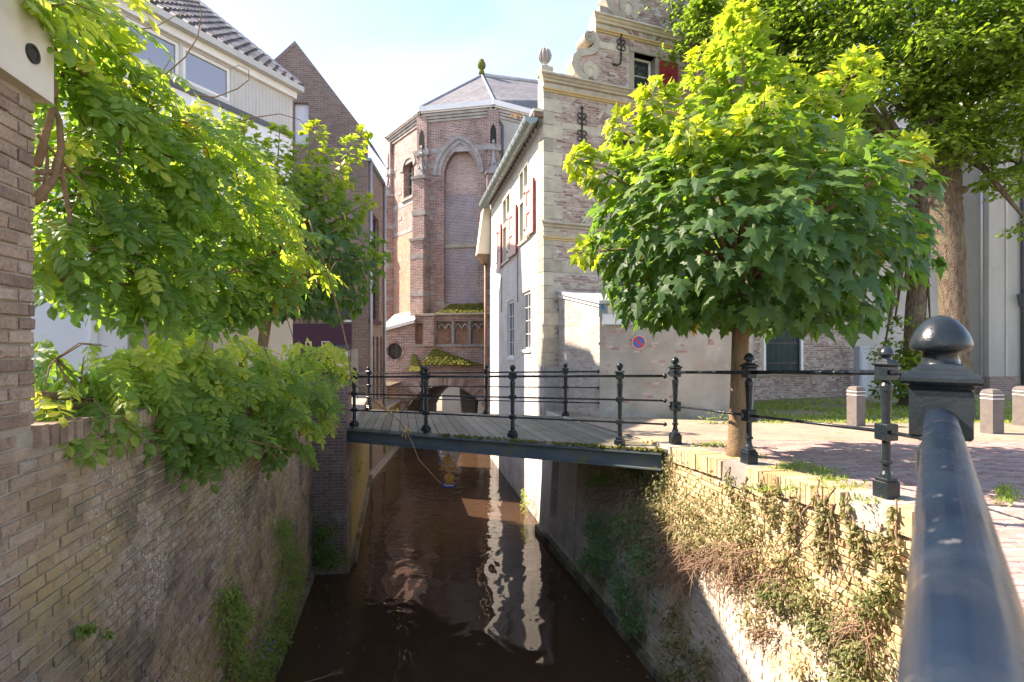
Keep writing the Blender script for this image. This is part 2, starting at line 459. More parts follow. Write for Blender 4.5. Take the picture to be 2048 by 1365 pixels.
M['mossy_wall'] = mat_brick('mossy_quay_brick', (.20, .14, .10), (.28, .20, .14), (.34, .30, .22), .0625, .22, .010, var=.5, bump=.8, overlays=[((.26, .22, .05), 1.4, .38, .58, .85, None), ((.38, .33, .2), 3.2, .55, .7, .6, None)])
M['sandstone'] = mat_plain('sandstone', (.55, .49, .37), (.40, .36, .29), 3.5, .85, .35, 45, .2, overlays=[((.17, .16, .12), 2.2, .56, .75, .65, None), ((.11, .12, .05), 5, .62, .78, .5, None)])
M['ochre_stone'] = mat_plain('ochre_stone', (.56, .42, .20), (.48, .37, .21), 4, .85, .3, 45, .2, overlays=[((.25, .2, .12), 6, .6, .8, .5, None)])
M['grey_stone'] = mat_plain('weathered_limestone', (.44, .41, .37), (.28, .26, .24), 3, .9, .5, 40, .2, overlays=[((.10, .10, .09), 2, .55, .75, .6, None)])
M['beam'] = mat_plain('cream_concrete', (.66, .61, .52), (.56, .51, .43), 3, .85, .25, 50, .2, overlays=[((.36, .33, .28), 2.2, .55, .72, .5, None)])
M['sky_glass'] = Mat('reflecting_glass').done((.03, .045, .07), .03, spec=1., IOR=2.1)
M['ledge'] = mat_plain('stained_ledge', (.30, .27, .21), (.12, .105, .08), 3, .9, .5, 50, .2, overlays=[((.05, .045, .03), 1.7, .42, .6, .85, None), ((.12, .13, .03), 2.6, .5, .65, .7, None)])
M['coping_stone'] = mat_plain('coping_stone', (.42, .385, .33), (.29, .26, .23), 4, .9, .4, 50, .2)
M['moss'] = mat_plain('moss', (.11, .145, .022), (.20, .17, .05), 7, 1., 1., 60, .1, bdist=.03, overlays=[((.07, .05, .025), 4, .55, .7, .7, None)])
M['slate'] = mat_brick('slate_roof', (.13, .135, .145), (.19, .19, .20), (.09, .09, .095), .10, .14, .008, var=.45, bump=.5, overlays=[((.27, .265, .26), 1.2, .5, .7, .6, None), ((.3, .3, .2), 2.5, .62, .78, .4, None)])
M['lead'] = mat_plain('lead_sheet', (.36, .38, .41), (.48, .49, .50), 2, .45, .1, 30, .5, .3)
M['white_paint'] = mat_plain('white_paint', (.80, .79, .76), (.70, .69, .66), 2, .5, .08, 40)
M['cream_paint'] = mat_plain('cream_paint', (.66, .60, .46), (.58, .52, .40), 2, .5, .08, 40)
M['dark_glass'] = Mat('window_glass').done((.035, .042, .05), .04, spec=.9)
M['teal_glass'] = mat_plain('green_leaded_glass', (.07, .13, .12), (.10, .17, .15), 14, .15, .05, 30, .7)
M['red_paint'] = mat_plain('oxblood_paint', (.30, .028, .030), (.23, .022, .025), 5, .45, .1, 40, .4)
M['pink_paint'] = mat_plain('pink_shutter_paint', (.60, .36, .27), (.66, .48, .38), 5, .55, .1, 40, .4)  # pink boards, lighter than the oxblood edges and lines
M['zinc'] = mat_plain('green_zinc', (.21, .27, .25), (.28, .33, .31), 3, .4, .06, 30, .5, .35)
M['copper'] = mat_plain('brown_pipe', (.22, .13, .075), (.16, .10, .07), 5, .6, .1, 40)
M['iron'] = mat_plain('black_green_iron_paint', (.010, .016, .020), (.020, .028, .032), 6, .30, .28, 90, .32, overlays=[((.20, .20, .19), 55, .68, .73, .5, None), ((.10, .055, .03), 14, .67, .73, .6, None)])
M['rail'] = mat_plain('dark_blue_rail_paint', (.010, .022, .045), (.018, .034, .06), 5, .30, .10, 60, .14, overlays=[((.38, .38, .37), 60, .64, .70, .55, None), ((.16, .09, .05), 18, .66, .72, .7, None), ((.06, .075, .09), 9, .55, .7, .4, None)])
M['steel'] = mat_plain('painted_steel_beam', (.060, .085, .095), (.10, .125, .13), 3, .45, .2, 60, .5, overlays=[((.13, .13, .035), 4.5, .56, .68, .8, None), ((.16, .08, .04), 7, .66, .74, .6, None)])
M['black'] = mat_plain('wrought_iron', (.018, .017, .017), (.035, .03, .028), 12, .5, .3, 90, .4)
M['plank'] = mat_piece('bridge_plank', [(0, (.15, .135, .10)), (.5, (.22, .195, .15)), (1, (.29, .26, .20))], 45, .5, overlays=[((.11, .12, .035), 3, .5, .68, .7, None), ((.16, .11, .06), 9, .62, .75, .5, None)])
M['stucco'] = mat_plain('grey_stucco', (.41, .375, .32), (.29, .265, .225), 1.3, .95, .5, 30, .2, overlays=[((.50, .47, .42), 2.2, .56, .68, .45, None), ((.24, .19, .155), 7, .6, .7, .4, None), ((.23, .22, .15), 1.3, .5, .75, .5, lambda m: m.math('SUBTRACT', 1.0, m.band(2, 2.9, 4.2)))])
M['stucco_pale'] = mat_plain('pale_stucco', (.47, .44, .39), (.36, .34, .30), 1.0, .95, .25, 40, .2, overlays=[((.28, .27, .25), 2.4, .58, .78, .5, None)])
M['concrete'] = mat_plain('stained_render', (.40, .385, .335), (.30, .29, .25), .9, .95, .3, 40, .2, stretch=(1, 1, .25), overlays=[((.22, .22, .2), 1.8, .58, .76, .5, None)])
M['house_white'] = mat_plain('white_render', (.80, .81, .83), (.74, .75, .78), .7, .8, .08, 50, .3)
M['house_cream'] = mat_plain('cream_render', (.62, .57, .48), (.56, .52, .44), .8, .85, .08, 50, .3)
M['clad'] = mat_plain('grey_cladding', (.55, .54, .51), (.50, .49, .47), 3, .6, .06, 30)
M['dark_trim'] = mat_plain('dark_grey_trim', (.09, .10, .11), (.12, .13, .14), 3, .5, .06, 30)
M['purple'] = mat_plain('plum_paint', (.075, .030, .055), (.06, .025, .046), 2, .45, .05, 30)
M['tile'] = mat_piece('grey_pantile', [(0, (.075, .08, .09)), (.5, (.115, .12, .135)), (1, (.17, .17, .175))], 30, .4, rough=.5, bump=.3, overlays=[((.2, .2, .14), 6, .62, .75, .4, None)])
M['door'] = mat_plain('dark_green_door', (.008, .026, .030), (.012, .034, .038), 4, .5, .08, 40, .2)
M['paver'] = mat_piece('clay_paver', [(0, (.30, .18, .165)), (.4, (.38, .25, .22)), (.75, (.42, .30, .26)), (1, (.34, .26, .255))], 60, .4, overlays=[((.42, .35, .26), 2.2, .48, .66, .4, None), ((.10, .13, .03), 2.8, .62, .70, .8, None)])
M['sand'] = mat_plain('sand_joint', (.36, .29, .20), (.24, .19, .13), 8, 1., .5, 120, .1)
M['paving_far'] = mat_brick('far_clay_paving', (.29, .22, .165), (.35, .275, .205), (.31, .26, .19), .085, .21, .010, var=.35, bump=.4, overlays=[((.15, .18, .05), 1.2, .46, .6, .85, lambda m: m.band(1, 9.5, 12.5)), ((.13, .16, .045), 2.2, .60, .68, .8, None)])
M['garden'] = mat_plain('garden_soil', (.16, .12, .08), (.10, .085, .05), 3, 1., .6, 30, .1)
M['bollard'] = mat_plain('bollard_brown', (.155, .138, .128), (.12, .108, .10), 10, .85, .4, 70, .3)
M['bark'] = mat_plain('maple_bark', (.26, .18, .11), (.17, .12, .075), 16, .95, 1., 30, .1, stretch=(1, 1, .18), bdist=.02, overlays=[((.17, .17, .07), 3, .52, .7, .5, None)])
M['bark_lime'] = mat_plain('linden_bark', (.21, .165, .12), (.075, .057, .042), 26, .95, 1., 34, .1, stretch=(1, 1, .22), bdist=.05, overlays=[((.21, .23, .12), 2.2, .52, .68, .6, None)])
M['twig'] = mat_plain('vine_wood', (.23, .15, .085), (.15, .10, .06), 20, .9, .5, 60, .1)
M['dead_twig'] = mat_plain('dry_twig', (.34, .23, .16), (.24, .16, .11), 20, .9, .3, 60, .1)
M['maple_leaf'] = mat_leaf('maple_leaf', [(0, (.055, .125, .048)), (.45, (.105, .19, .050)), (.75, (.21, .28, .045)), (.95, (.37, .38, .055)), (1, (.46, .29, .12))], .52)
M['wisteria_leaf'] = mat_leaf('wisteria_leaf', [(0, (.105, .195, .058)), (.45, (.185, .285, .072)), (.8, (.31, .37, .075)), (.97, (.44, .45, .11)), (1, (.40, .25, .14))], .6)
M['linden_leaf'] = mat_leaf('linden_leaf', [(0, (.08, .14, .03)), (.6, (.15, .22, .04)), (1, (.28, .32, .065))], .55)
M['creeper'] = mat_leaf('creeper_leaf', [(0, (.06, .095, .03)), (.3, (.12, .155, .045)), (.55, (.22, .22, .09)), (.78, (.36, .30, .16)), (1, (.25, .13, .07))], .3, (1.2, 1.2, .6), .6)
M['shrub'] = mat_leaf('shrub_leaf', [(0, (.11, .21, .115)), (.6, (.17, .29, .135)), (1, (.26, .36, .12))], .45)
M['wallplant'] = mat_leaf('wall_plant_leaf', [(0, (.12, .19, .055)), (.6, (.19, .27, .075)), (1, (.31, .35, .10))], .45)
M['flower'] = mat_plain('violet_petal', (.20, .13, .55), (.25, .16, .6), 4, .6)
M['rust'] = mat_plain('rusty_gold_metal', (.55, .30, .07), (.36, .17, .04), 25, .55, .4, 80, .4, .4)
M['blue_sign'] = mat_plain('blue_enamel', (.02, .03, .16), (.025, .035, .18), 4, .35, .02, 30)
M['sign_blue'] = mat_plain('traffic_blue', (.03, .12, .42), (.04, .14, .45), 4, .4, .02, 30)
M['sign_red'] = mat_plain('traffic_red', (.55, .05, .04), (.5, .06, .05), 4, .4, .02, 30)
M['box_grey'] = mat_plain('cabinet_grey', (.48, .52, .56), (.44, .48, .52), 3, .5, .03, 30)
M['dark'] = mat_plain('dark_interior', (.03, .026, .022), (.04, .035, .03), 3, .95, .1, 20)
M['tunnel'] = mat_plain('tunnel_wall', (.16, .14, .12), (.12, .105, .09), 1, .95, .3, 30)

# the dark peaty water of the canal, gently rippled
def water_mat():
    m = Mat('canal_water')
    p = m.pos()
    n1 = m.noise(1.15, 2, .45, vec=m.n('Mapping', {'Vector': p, 'Scale': (1.0, .75, 1.)}), dist=.6)
    n2 = m.noise(5.5, 2, .5, vec=m.n('Mapping', {'Vector': p, 'Scale': (.55, 1.5, 1.)}))
    far = m.n('MapRange', {'Value': m.axis(1), 'From Min': 8., 'From Max': 13., 'To Min': .03, 'To Max': .30})
    h = m.math('ADD', n1, m.math('MULTIPLY', n2, far))
    b = m.bump(h, 1., .032)
    c = m.mix(m.noise(.6, 3), (.048, .027, .016), (.070, .040, .022))
    specks = m.ramp(m.noise(26, 2, .5), [(.77, 0.), (.79, 1.)])
    c = m.mix(m.math('MULTIPLY', specks, .5), c, (.3, .27, .2))
    return m.done(c, .025, b, spec=.5, IOR=1.42)
M['water'] = water_mat()

# ---------------------------------------------------------------- ground, water, quay walls
def zg(y): return float(np.interp(y, [-5, 2, 4, 7, 11, 15, 80], [3.3, 3.27, 3.19, 3.03, 2.87, 2.80, 2.80]))
def quay_x(y): return 2.79 - .243 * (y - 4.03)              # front edge of the right-hand quay
CANAL_EDGE = [(-3.2, -3.9), (.93, 1.14), (2.90, 3.56)] + [(quay_x(y), y) for y in (3.8, 5, 6, 7, 7.4)]
far_edge = [(quay_x(y), y) for y in (7.4, 9, 11, 12.2)] + [(2.2, 13), (2.2, 24)]

def ground_strip(name, edge, mat, dz, kind='structure', xmax=70):
    mb = MB(); ys = []
    for (x0, y0), (x1, y1) in zip(edge[:-1], edge[1:]):
        xa = [x0, max(x0, 3) + 1, 12, 25, xmax]; xb = [x1, max(x1, 3) + 1, 12, 25, xmax]
        for k in range(4):
            mb.poly([(xa[k], y0, zg(y0) + dz), (xa[k + 1], y0, zg(y0) + dz), (xb[k + 1], y1, zg(y1) + dz), (xb[k], y1, zg(y1) + dz)])
    return mb.build(name, mat, uv=True, kind=kind)
ground_strip('paving_bed', CANAL_EDGE, M['sand'], -.008)
sq = ground_strip('square', far_edge + [(2.2, 90)], M['paving_far'], 0.)
MB().poly([(-70, -6, 2.76), (-1.0, -6, 2.76), (-1.75, -.5, 2.76), (-3.95, 9.95, 2.76), (-3.4, 10.0, 2.76), (-4.9, 16.7, 2.76), (-4.95, 23, 2.76), (-70, 23, 2.76)]).build('garden_ground', M['garden'], uv=True, kind='structure')
MB().poly([(-90, 34, 2.7), (90, 34, 2.7), (300, 600, 2.7), (-300, 600, 2.7)]).build('far_ground', M['garden'], uv=True, kind='structure')
MB().poly([(-9, -8, 0), (7, -8, 0), (7, 34, 0), (-9, 34, 0)]).build('canal_water', M['water'], kind='structure')
MB().poly([(-9, -8, -1.2), (7, -8, -1.2), (7, 34, -1.2), (-9, 34, -1.2)]).build('canal_bed', M['garden'], kind='structure')

# --- left quay wall with the brick pillar of the garden house rising from it
FL = Fr((-1.729 + .214 * 1.0, -1.0), (-1.729 - .214 * 9.9, 9.9))
def ltop(u):
    y = FL.p(u, 0, 0).y
    return float(np.interp(y, [2.4, 9.9], [4.02, 3.62]))
lq = thing('quay_wall', 'mossy brown brick canal wall on the left under the hanging wisteria', 'quay wall', FL.p(0, 0, 0)[:])
u_pil = FL.at(70)
mb = MB()
back = MB().wall(FL, [(0, -.6), (FL.len, -.6), (FL.len, 3.60), (u_pil, 4.0), (u_pil, 4.0), (0, 4.0)], v=-.012)
back.wall(Fr(FL.p(FL.len, -.4, 0), FL.p(0, -.4, 0)), [(0, 2.0), (FL.len, 2.0), (FL.len, 4.0), (FL.len - u_pil, 4.0), (0, 3.60)], v=0)
back.build('mortar_bed', M['mortar'], lq)
cells = [c for c in courses(0.9, FL.len, .06, 4.02, .0635, .232, .011, seed=11) if c[0] + c[2] < u_pil or c[1] + .030 < ltop(c[0]) - .105]
def ltone(u, z, r):
    t = r.normal(.45, .22)
    return t
lay_bricks(lq, FL, cells, M['quay_left'], singles=300, proud=.005, tonefn=ltone, seed=21)
# coping bricks set on edge along the wall top
cop = MB()
u = u_pil
while u < FL.len - .03:
    z1 = ltop(u); t = random.random()
    cop.boxf(FL, u + .004, u + .056, -.38, .03 + random.uniform(-.006, .006), z1 - .105, z1 + random.uniform(-.006, .004), t)
    u += .064
cop.build('coping', M['quay_left'], lq, kind='stuff')
MB().boxf(FL, 3.0, FL.len, -.05, .07, -.5, .13).build('ledge', M['ledge'], lq)

pil = thing('garden_house', 'brick corner pillar with white concrete beam at the left edge', 'garden house', FL.p(u_pil, 0, 4.0)[:])
MB().boxf(FL, .2, u_pil - .004, -.36, -.014, 4.0, 5.60).build('pillar_core', M['mortar'], pil)
cells = courses(.9, u_pil, 4.02, 5.56, .0635, .232, .011, seed=12)
lay_bricks(pil, FL, cells, M['quay_left'], singles=200, proud=.004, tonefn=ltone, seed=22)
FP = Fr(FL.p(u_pil, 0, 0), FL.p(u_pil, -.36, 0))
lay_bricks(pil, FP, courses(0.01, .36, 4.02, 5.56, .0635, .232, .011, seed=13), M['quay_left'], singles=0, seed=23)
MB().boxf(FL, .2, u_pil + .055, -.50, .045, 5.562, 5.98).build('beam', M['beam'], pil)
vent = MB()
uc, zc = FL.uz(66, 108, .05)
ring = [(uc + .042 * math.cos(a), zc + .042 * math.sin(a)) for a in np.linspace(0, 2 * math.pi, 20)]
ring2 = [(uc + .030 * math.cos(a), zc + .030 * math.sin(a)) for a in np.linspace(0, 2 * math.pi, 20)]
vent.strip(FL, ring, ring2, .044, .056).prism(FL, ring2[:-1], .044, .052)
vent.build('round_vent', M['black'], pil)

# --- brick pier at the bridge, mossy wall under the bridge
pr = thing('bridge_pier', 'square damp brick pier carrying the left end of the footbridge', 'pier', (-3.5, 10.0, 0))
FPi = Fr((-3.95, 9.86), (-3.21, 9.92)); FPs = Fr((-3.21, 9.92), (-3.30, 10.35))
b = MB(); b.boxf(FPi, 0, FPi.len, -.45, 0, -.6, 3.55); b.build('shaft', M['pier_brick'], pr, uv=True)
MB().boxf(FPi, -.3, FPi.len + .015, -.47, .02, 3.555, 3.63).build('cap', M['pier_brick'], pr, uv=True)
MB().boxf(FPi, -.02, FPi.len + .05, -.5, .08, -.5, .17).build('ledge', M['ledge'], pr)
FM = Fr((-3.245, 10.34), (-4.66, 16.72))
mw = thing('mossy_quay_wall', 'yellow-green mossy wall running back under the left end of the bridge', 'quay wall', (-3.3, 10.4, 0))
MB().boxf(FM, 0, FM.len, -.5, 0, -.6, 2.72).build('wall_face', M['mossy_wall'], mw, uv=True)
MB().boxf(FM, 0, FM.len, -.1, .10, -.5, .16).build('ledge', M['ledge'], mw)
MB().boxf(FM, 0, FM.len, -.45, .03, 2.725, 2.80).build('coping', M['coping_stone'], mw)

# --- right quay wall: yellow brick, rowlock coping, a stone block under every railing post
def qtop(y): return zg(y)
BAT = .055
FQ = Fr((quay_x(12.2), 12.2), (quay_x(3.56) - .0, 3.56), batter=BAT, zref=3.1)

rq = thing('quay_wall', 'sunlit yellow brick canal wall on the right overgrown with dry creeper', 'quay wall', FQ.p(FQ.len, 0, 0)[:])
def uq(y): return (12.2 - y) / 8.64 * FQ.len
u9 = uq(10.0)
MB().wall(FQ, [(u9, -.6), (FQ.len, -.6), (FQ.len, qtop(3.56) - .01)] + [(uq(y), qtop(y) - .01) for y in (4, 7, 10.0)], v=-.022).build('mortar_bed', M['mortar'], rq)
cells = [c for c in courses(u9, FQ.len, .04, 3.3, .064, .225, .010, bond='cross', seed=31) if c[1] < qtop(12.2 - c[0] / FQ.len * 8.64) - .215]
lay_bricks(rq, FQ, cells, M['quay_right'], singles=300, proud=.006, tonefn=lambda u, z, r: r.normal(.5, .2), seed=33)
POSTS = [(2.945, 4.03), (2.56, 5.53), (2.235, 7.01)]
stones = [(uq(4.03) - .17, uq(4.03) + .21), (uq(5.53) - .2, uq(5.53) + .2), (uq(6.98) - .2, uq(6.98) + .2)]
n_cop = 0
cpm = [None] * 6
u = uq(7.55)
while u < FQ.len - .03:
    if not any(a - .05 < u < b for a, b in stones):
        y = 12.2 - (u + .026) / FQ.len * 8.64
        k = random.randrange(6)
        if cpm[k] is None: cpm[k] = MB().box((0, 0, 0), (.026, .16, .095), None, (k + .5) / 6).data('coping_brick', M['quay_right'])
        o = bpy.data.objects.new('coping_brick', cpm[k])
        o.location = FQ.p(u + .026, -.128 + random.uniform(-.006, .006), qtop(y) - .09 + random.uniform(-.004, .004))
        o.rotation_euler = (0, 0, math.atan2(FQ.U.y, FQ.U.x))
        COL.objects.link(o); o.parent = rq; o.matrix_parent_inverse = Matrix.Translation(-Vector(rq['_w']))
    u += .060
for a, b_ in stones:
    y = 12.2 - (a + b_) / 2 / FQ.len * 8.64
    MB().boxf(FQ, a, b_, -.36, .022, qtop(y) - .235, qtop(y) + .012).build('stone_block', M['coping_stone'], rq)
MB().boxf(FQ, u9, FQ.len, -.1, .08, -.5, .13).build('ledge', M['ledge'], rq)
# return of the quay wall below the viewer's own railing
FR2 = Fr((2.90, 3.54), (-3.2, -3.95))
MB().wall(FR2, [(0, -.6), (FR2.len, -.6), (FR2.len, 3.25), (0, 3.19)]).build('return_wall', M['mossy_wall'], rq, uv=True)

# whitewashed stretch of wall with a brick niche between the quay wall and the gabled house
FWn = Fr((.80, 12.2), (quay_x(10.0), 10.0), batter=BAT, zref=3.1)
wq = thing('whitewashed_wall', 'short whitewashed wall with a narrow brick niche right of the bridge opening', 'wall', FWn.p(0, 0, 0)[:])
ua, ub_ = FWn.len * .33, FWn.len * .52
MB().wall(FWn, [(0, -.6), (FWn.len, -.6), (FWn.len, 2.9), (0, 2.85)], [[(ua, .55), (ub_, .55), (ub_, 2.6), (ua, 2.6)]], reveal=.16).build('wall_face', M['white_brick'], wq, uv=True)
MB().boxf(FWn, ua - .02, ub_ + .02, -.3, -.15, .4, 2.7).build('niche_back', M['church_brick'], wq, uv=True)
MB().boxf(FWn, 0, FWn.len, -.1, .10, -.5, .15).build('ledge', M['ledge'], wq)
# ---------------------------------------------------------------- windows
def window(parent, fr, u0, u1, z0, z1, v=-.12, fw=.05, nu=2, nz=3, frame='white_paint', glass='dark_glass', name='window', bar=.018, depth=.06, sill=None):
    mb = MB()
    mb.boxf(fr, u0, u0 + fw, v - depth, v, z0, z1).boxf(fr, u1 - fw, u1, v - depth, v, z0, z1)
    mb.boxf(fr, u0 + fw, u1 - fw, v - depth, v, z0, z0 + fw).boxf(fr, u0 + fw, u1 - fw, v - depth, v, z1 - fw, z1)
    iu0, iu1, iz0, iz1 = u0 + fw, u1 - fw, z0 + fw, z1 - fw
    for i in range(1, nu):
        c = iu0 + (iu1 - iu0) * i / nu; mb.boxf(fr, c - bar / 2, c + bar / 2, v - .045, v - .006, iz0, iz1)
    for k in range(1, nz):
        c = iz0 + (iz1 - iz0) * k / nz; mb.boxf(fr, iu0, iu1, v - .043, v - .008, c - bar / 2, c + bar / 2)
    w = mb.build(name, M[frame], parent)
    for i in range(nu):
        for k in range(nz):
            a = iu0 + (iu1 - iu0) * i / nu; b = iu0 + (iu1 - iu0) * (i + 1) / nu
            c = iz0 + (iz1 - iz0) * k / nz; d = iz0 + (iz1 - iz0) * (k + 1) / nz
            MB().poly([fr.p(a, v - .03, c), fr.p(b, v - .03 + random.uniform(-.004, .004), c), fr.p(b, v - .03, d), fr.p(a, v - .03, d)]).build('pane', M[glass], w)
    if sill: MB().boxf(fr, u0 - .06, u1 + .06, v - .05, sill, z0 - .07, z0 - .004).build('sill', M[frame], w)
    return w
def rect(u0, u1, z0, z1): return [(u0, z0), (u1, z0), (u1, z1), (u0, z1)]

# ---------------------------------------------------------------- gabled house on the right bank
FG = Fr((.76, 12.2), (10.6, 15.83)); FS = Fr((-.85, 20.0), (.76, 12.2))
gh = thing('gabled_house', 'old brick house with scrolled step gable and whitewashed canal side', 'house', (.76, 12.2, 2.8))
GL = FG.len
u2 = FG.at(1192); u3 = FG.at(1272)
Z1, Z2, Z3 = 10.78, 12.50, 14.6
# openings of the gable wall
w1 = (FG.at(1268), FG.at(1311), 10.95, FG.uz(1290, 110)[1])
w2 = (FG.at(1233), FG.at(1290), FG.uz(1260, 400)[1], FG.uz(1260, 268)[1])
dr = (FG.at(1531), FG.at(1601), FG.uz(1560, 744)[1], FG.uz(1560, 625)[1])
outer = [(0, 2.4), (GL, 2.4), (GL, Z1), (GL - u2, Z1), (GL - u2, Z2), (GL - u3, Z2), (GL - u3, Z3), (GL / 2, Z3 + 1), (u3, Z3), (u3, Z2), (u2, Z2), (u2, Z1), (0, Z1)]
MB().wall(FG, outer, [rect(*w) for w in (w1, w2, dr)], v=-.008, reveal=.32).build('gable_wall', M['mortar_light'], gh)
bk = MB().wall(Fr(FG.p(GL, -.36, 0), FG.p(0, -.36, 0)), [(GL - u, z) for u, z in outer][::-1])
bk.boxf(FG, -.0, .34, -.36, -.009, 9.9, Z1).boxf(FG, u2, u2 + .3, -.36, -.009, Z1, Z2)
bk.build('gable_back', M['white_brick'], gh, uv=True)
QW = .30
bands = [(z - .075, z + .075) for z in (FG.uz(1140, 540)[1], FG.uz(1140, 343)[1], FG.uz(1140, 254)[1])]
zb2 = FG.uz(1215, 93)[1]
stone = MB()
# quoins
z = 3.9; i = 0
QH = .32
quoins = []
while z < Z1 - .4:
    quoins.append((z, min(z + QH, Z1 - .32), .48 if i % 2 else .24)); z += QH; i += 1
def arcband(uc, zc, r0, r1, a0, a1):
    def f(u, z_):
        d = np.hypot(u - uc, z_ - zc); a = math.degrees(math.atan2(z_ - zc, u - uc))
        return r0 < d < r1 and a0 < a < a1
    return f
def arch_of(w):
    uc = (w[0] + w[1]) / 2; hw = (w[1] - w[0]) / 2
    return uc, w[3] + .02, hw + .12, hw + .50
arches = [arch_of(w1), arch_of(w2)]
def gmask(u, z, hl):
    if u < 0.02 or u > GL - .02 or z < 2.8: return False
    zt = Z1 - .14
    if z > Z1 - .0: 
        if not (u2 + .05 < u < GL - u2 - .05): return False
    if z > Z2:
        if not (u3 + .02 < u < GL - u3): return False
    if z > Z3: return False
    k = [q for q in quoins if q[0] <= z < q[1]]
    if k and u - hl < k[0][2] + .005: return False
    if z < 3.9 and u - hl < .46: return False
    for a, b in bands:
        if a - .03 < z < b + .03 and u < GL - .3: return False
    if zb2 - .10 < z < zb2 + .10 and z > Z1: return False
    for w in (w1, w2, dr):
        m_ = .10 if w is dr else .14
        if w[0] - m_ < u + hl and u - hl < w[1] + m_ and w[2] - .1 < z < w[3] + .08: return False
    for (uc, zc, r0, r1) in arches:
        d = math.hypot(u - uc, z - zc)
        if z > zc and r0 - .02 < d < r1 + .02: return False
    for zc, h in ((Z1 - .0, .14), (10.50, .07), (Z2, .14), (12.22, .07), (7.27, .09), (6.96, .07)):
        if abs(z - zc + (h if zc in (Z1, Z2) else 0)) < h and z < Z3: return False
    return True
cells = []
for c in courses(0, GL, 2.8, 14.5, .0635, .225, .013, seed=41):
    if gmask(c[0], c[1], c[2]): cells.append(c)
lay_bricks(gh, FG, cells, M['gable'], depth=.03, singles=300, proud=.005, seed=43, cham=.006)
for (a, b, wq_) in quoins:
    MB().boxf(FG, -.012, wq_, -.30, .012 + random.uniform(0, .006), a + .006, b - .006).build('quoin', M['sandstone'], gh)
MB().boxf(FG, -.03, .46, -.3, .05, 2.3, 3.88).build('corner_plinth', M['grey_stone'], gh)
for (a, b) in bands:
    u = .30
    while u < GL - .4:
        ln = random.uniform(.6, 1.0)
        if not any(w[0] - .14 < u + ln and u < w[1] + .14 and w[2] - .1 < (a + b) / 2 < w[3] + .1 for w in (w1, w2, dr)) and not any(math.hypot(u + ln / 2 - q[0], (a + b) / 2 - q[1]) < q[3] + .3 and (a + b) / 2 > q[1] for q in arches):
            MB().boxf(FG, u + (.17 if u < .35 else .003), u + ln - .003, -.02, .008 + random.uniform(0, .003), a, b).build('stone_band', M['sandstone'], gh)
        u += ln
for ua_, ub_2 in ((u2 + .02, w1[0] - .16), (w1[1] + .16, GL - u2)):
    MB().boxf(FG, ua_, ub_2, -.02, .009, zb2 - .085, zb2 + .085).build('stone_band', M['sandstone'], gh)
def cornice(u0, u1, z, prof, mat, name, back=-.3):
    pts = prof
    mb = MB(); n = len(pts)
    for s_, u_ in ((0, u0), (1, u1)): pass
    vs = [FG.p(u0 - max(v_, 0) * .8, v_, z + dz)[:] for v_, dz in pts] + [FG.p(u1 + max(v_, 0) * .8, v_, z + dz)[:] for v_, dz in pts]
    fs = [(i, i + n, (i + 1) % n + n, (i + 1) % n) for i in range(n)] + [tuple(range(n)), tuple(range(2 * n - 1, n - 1, -1))]
    return mb.add(vs, fs).build(name, mat, gh)
big = [(-.36, -.02), (.02, -.16), (.05, -.15), (.06, -.11), (.10, -.09), (.13, -.05), (.17, -.04), (.17, .0), (.10, .05), (-.36, .07)]
thin = [(-.01, -.06), (.03, -.055), (.035, -.02), (.065, -.01), (.07, .03), (.0, .05), (-.01, .05)]
cornice(0, GL, Z1 + .06, big, M['sandstone'], 'cornice'); cornice(-.01, GL, 10.50, thin, M['ochre_stone'], 'string_course')
cornice(u2, GL - u2, Z2 + .06, big, M['sandstone'], 'cornice'); cornice(u2, GL - u2, 12.22, thin, M['ochre_stone'], 'string_course')
cornice(0, GL, 7.29, [(-.01, -.09), (.05, -.07), (.07, -.02), (.14, 0), (.14, .05), (.0, .09), (-.01, .09)], M['sandstone'], 'string_course'); cornice(0, GL, 6.96, thin, M['ochre_stone'], 'string_course')
# relieving arches of alternating stone and brick
for k, (uc, zc, r0, r1) in enumerate(arches):
    n = 13
    for i in range(n):
        a0 = math.radians(8 + 164 * i / n + .5); a1 = math.radians(8 + 164 * (i + 1) / n - .5)
        st = i % 3 == 1
        pts = [(uc + r * math.cos(a), zc + r * math.sin(a) * .82) for r, a in ((r0, a0), (r1, a0), (r1, a1), (r0, a1))]
        if st: MB().prism(FG, pts, -.05, .012).build('arch_stone', M['sandstone'], gh)
        else:
            for h in (0, 1):
                am = (a0 + a1) / 2
                b0, b1 = (a0, am - .008) if h == 0 else (am + .008, a1)
                MB().prism(FG, [(uc + r * math.cos(a), zc + r * math.sin(a) * .82) for r, a in ((r0, b0), (r1, b0), (r1, b1), (r0, b1))], -.05, .006, random.random()).build('arch_brick', M['gable'], gh)
    MB().prism(FG, [(uc + (r0 - .02) * math.cos(a), zc + (r0 - .02) * math.sin(a) * .8) for a in np.linspace(.12, math.pi - .12, 12)], -.05, .0).build('tympanum', M['church_pale'], gh, uv=True)
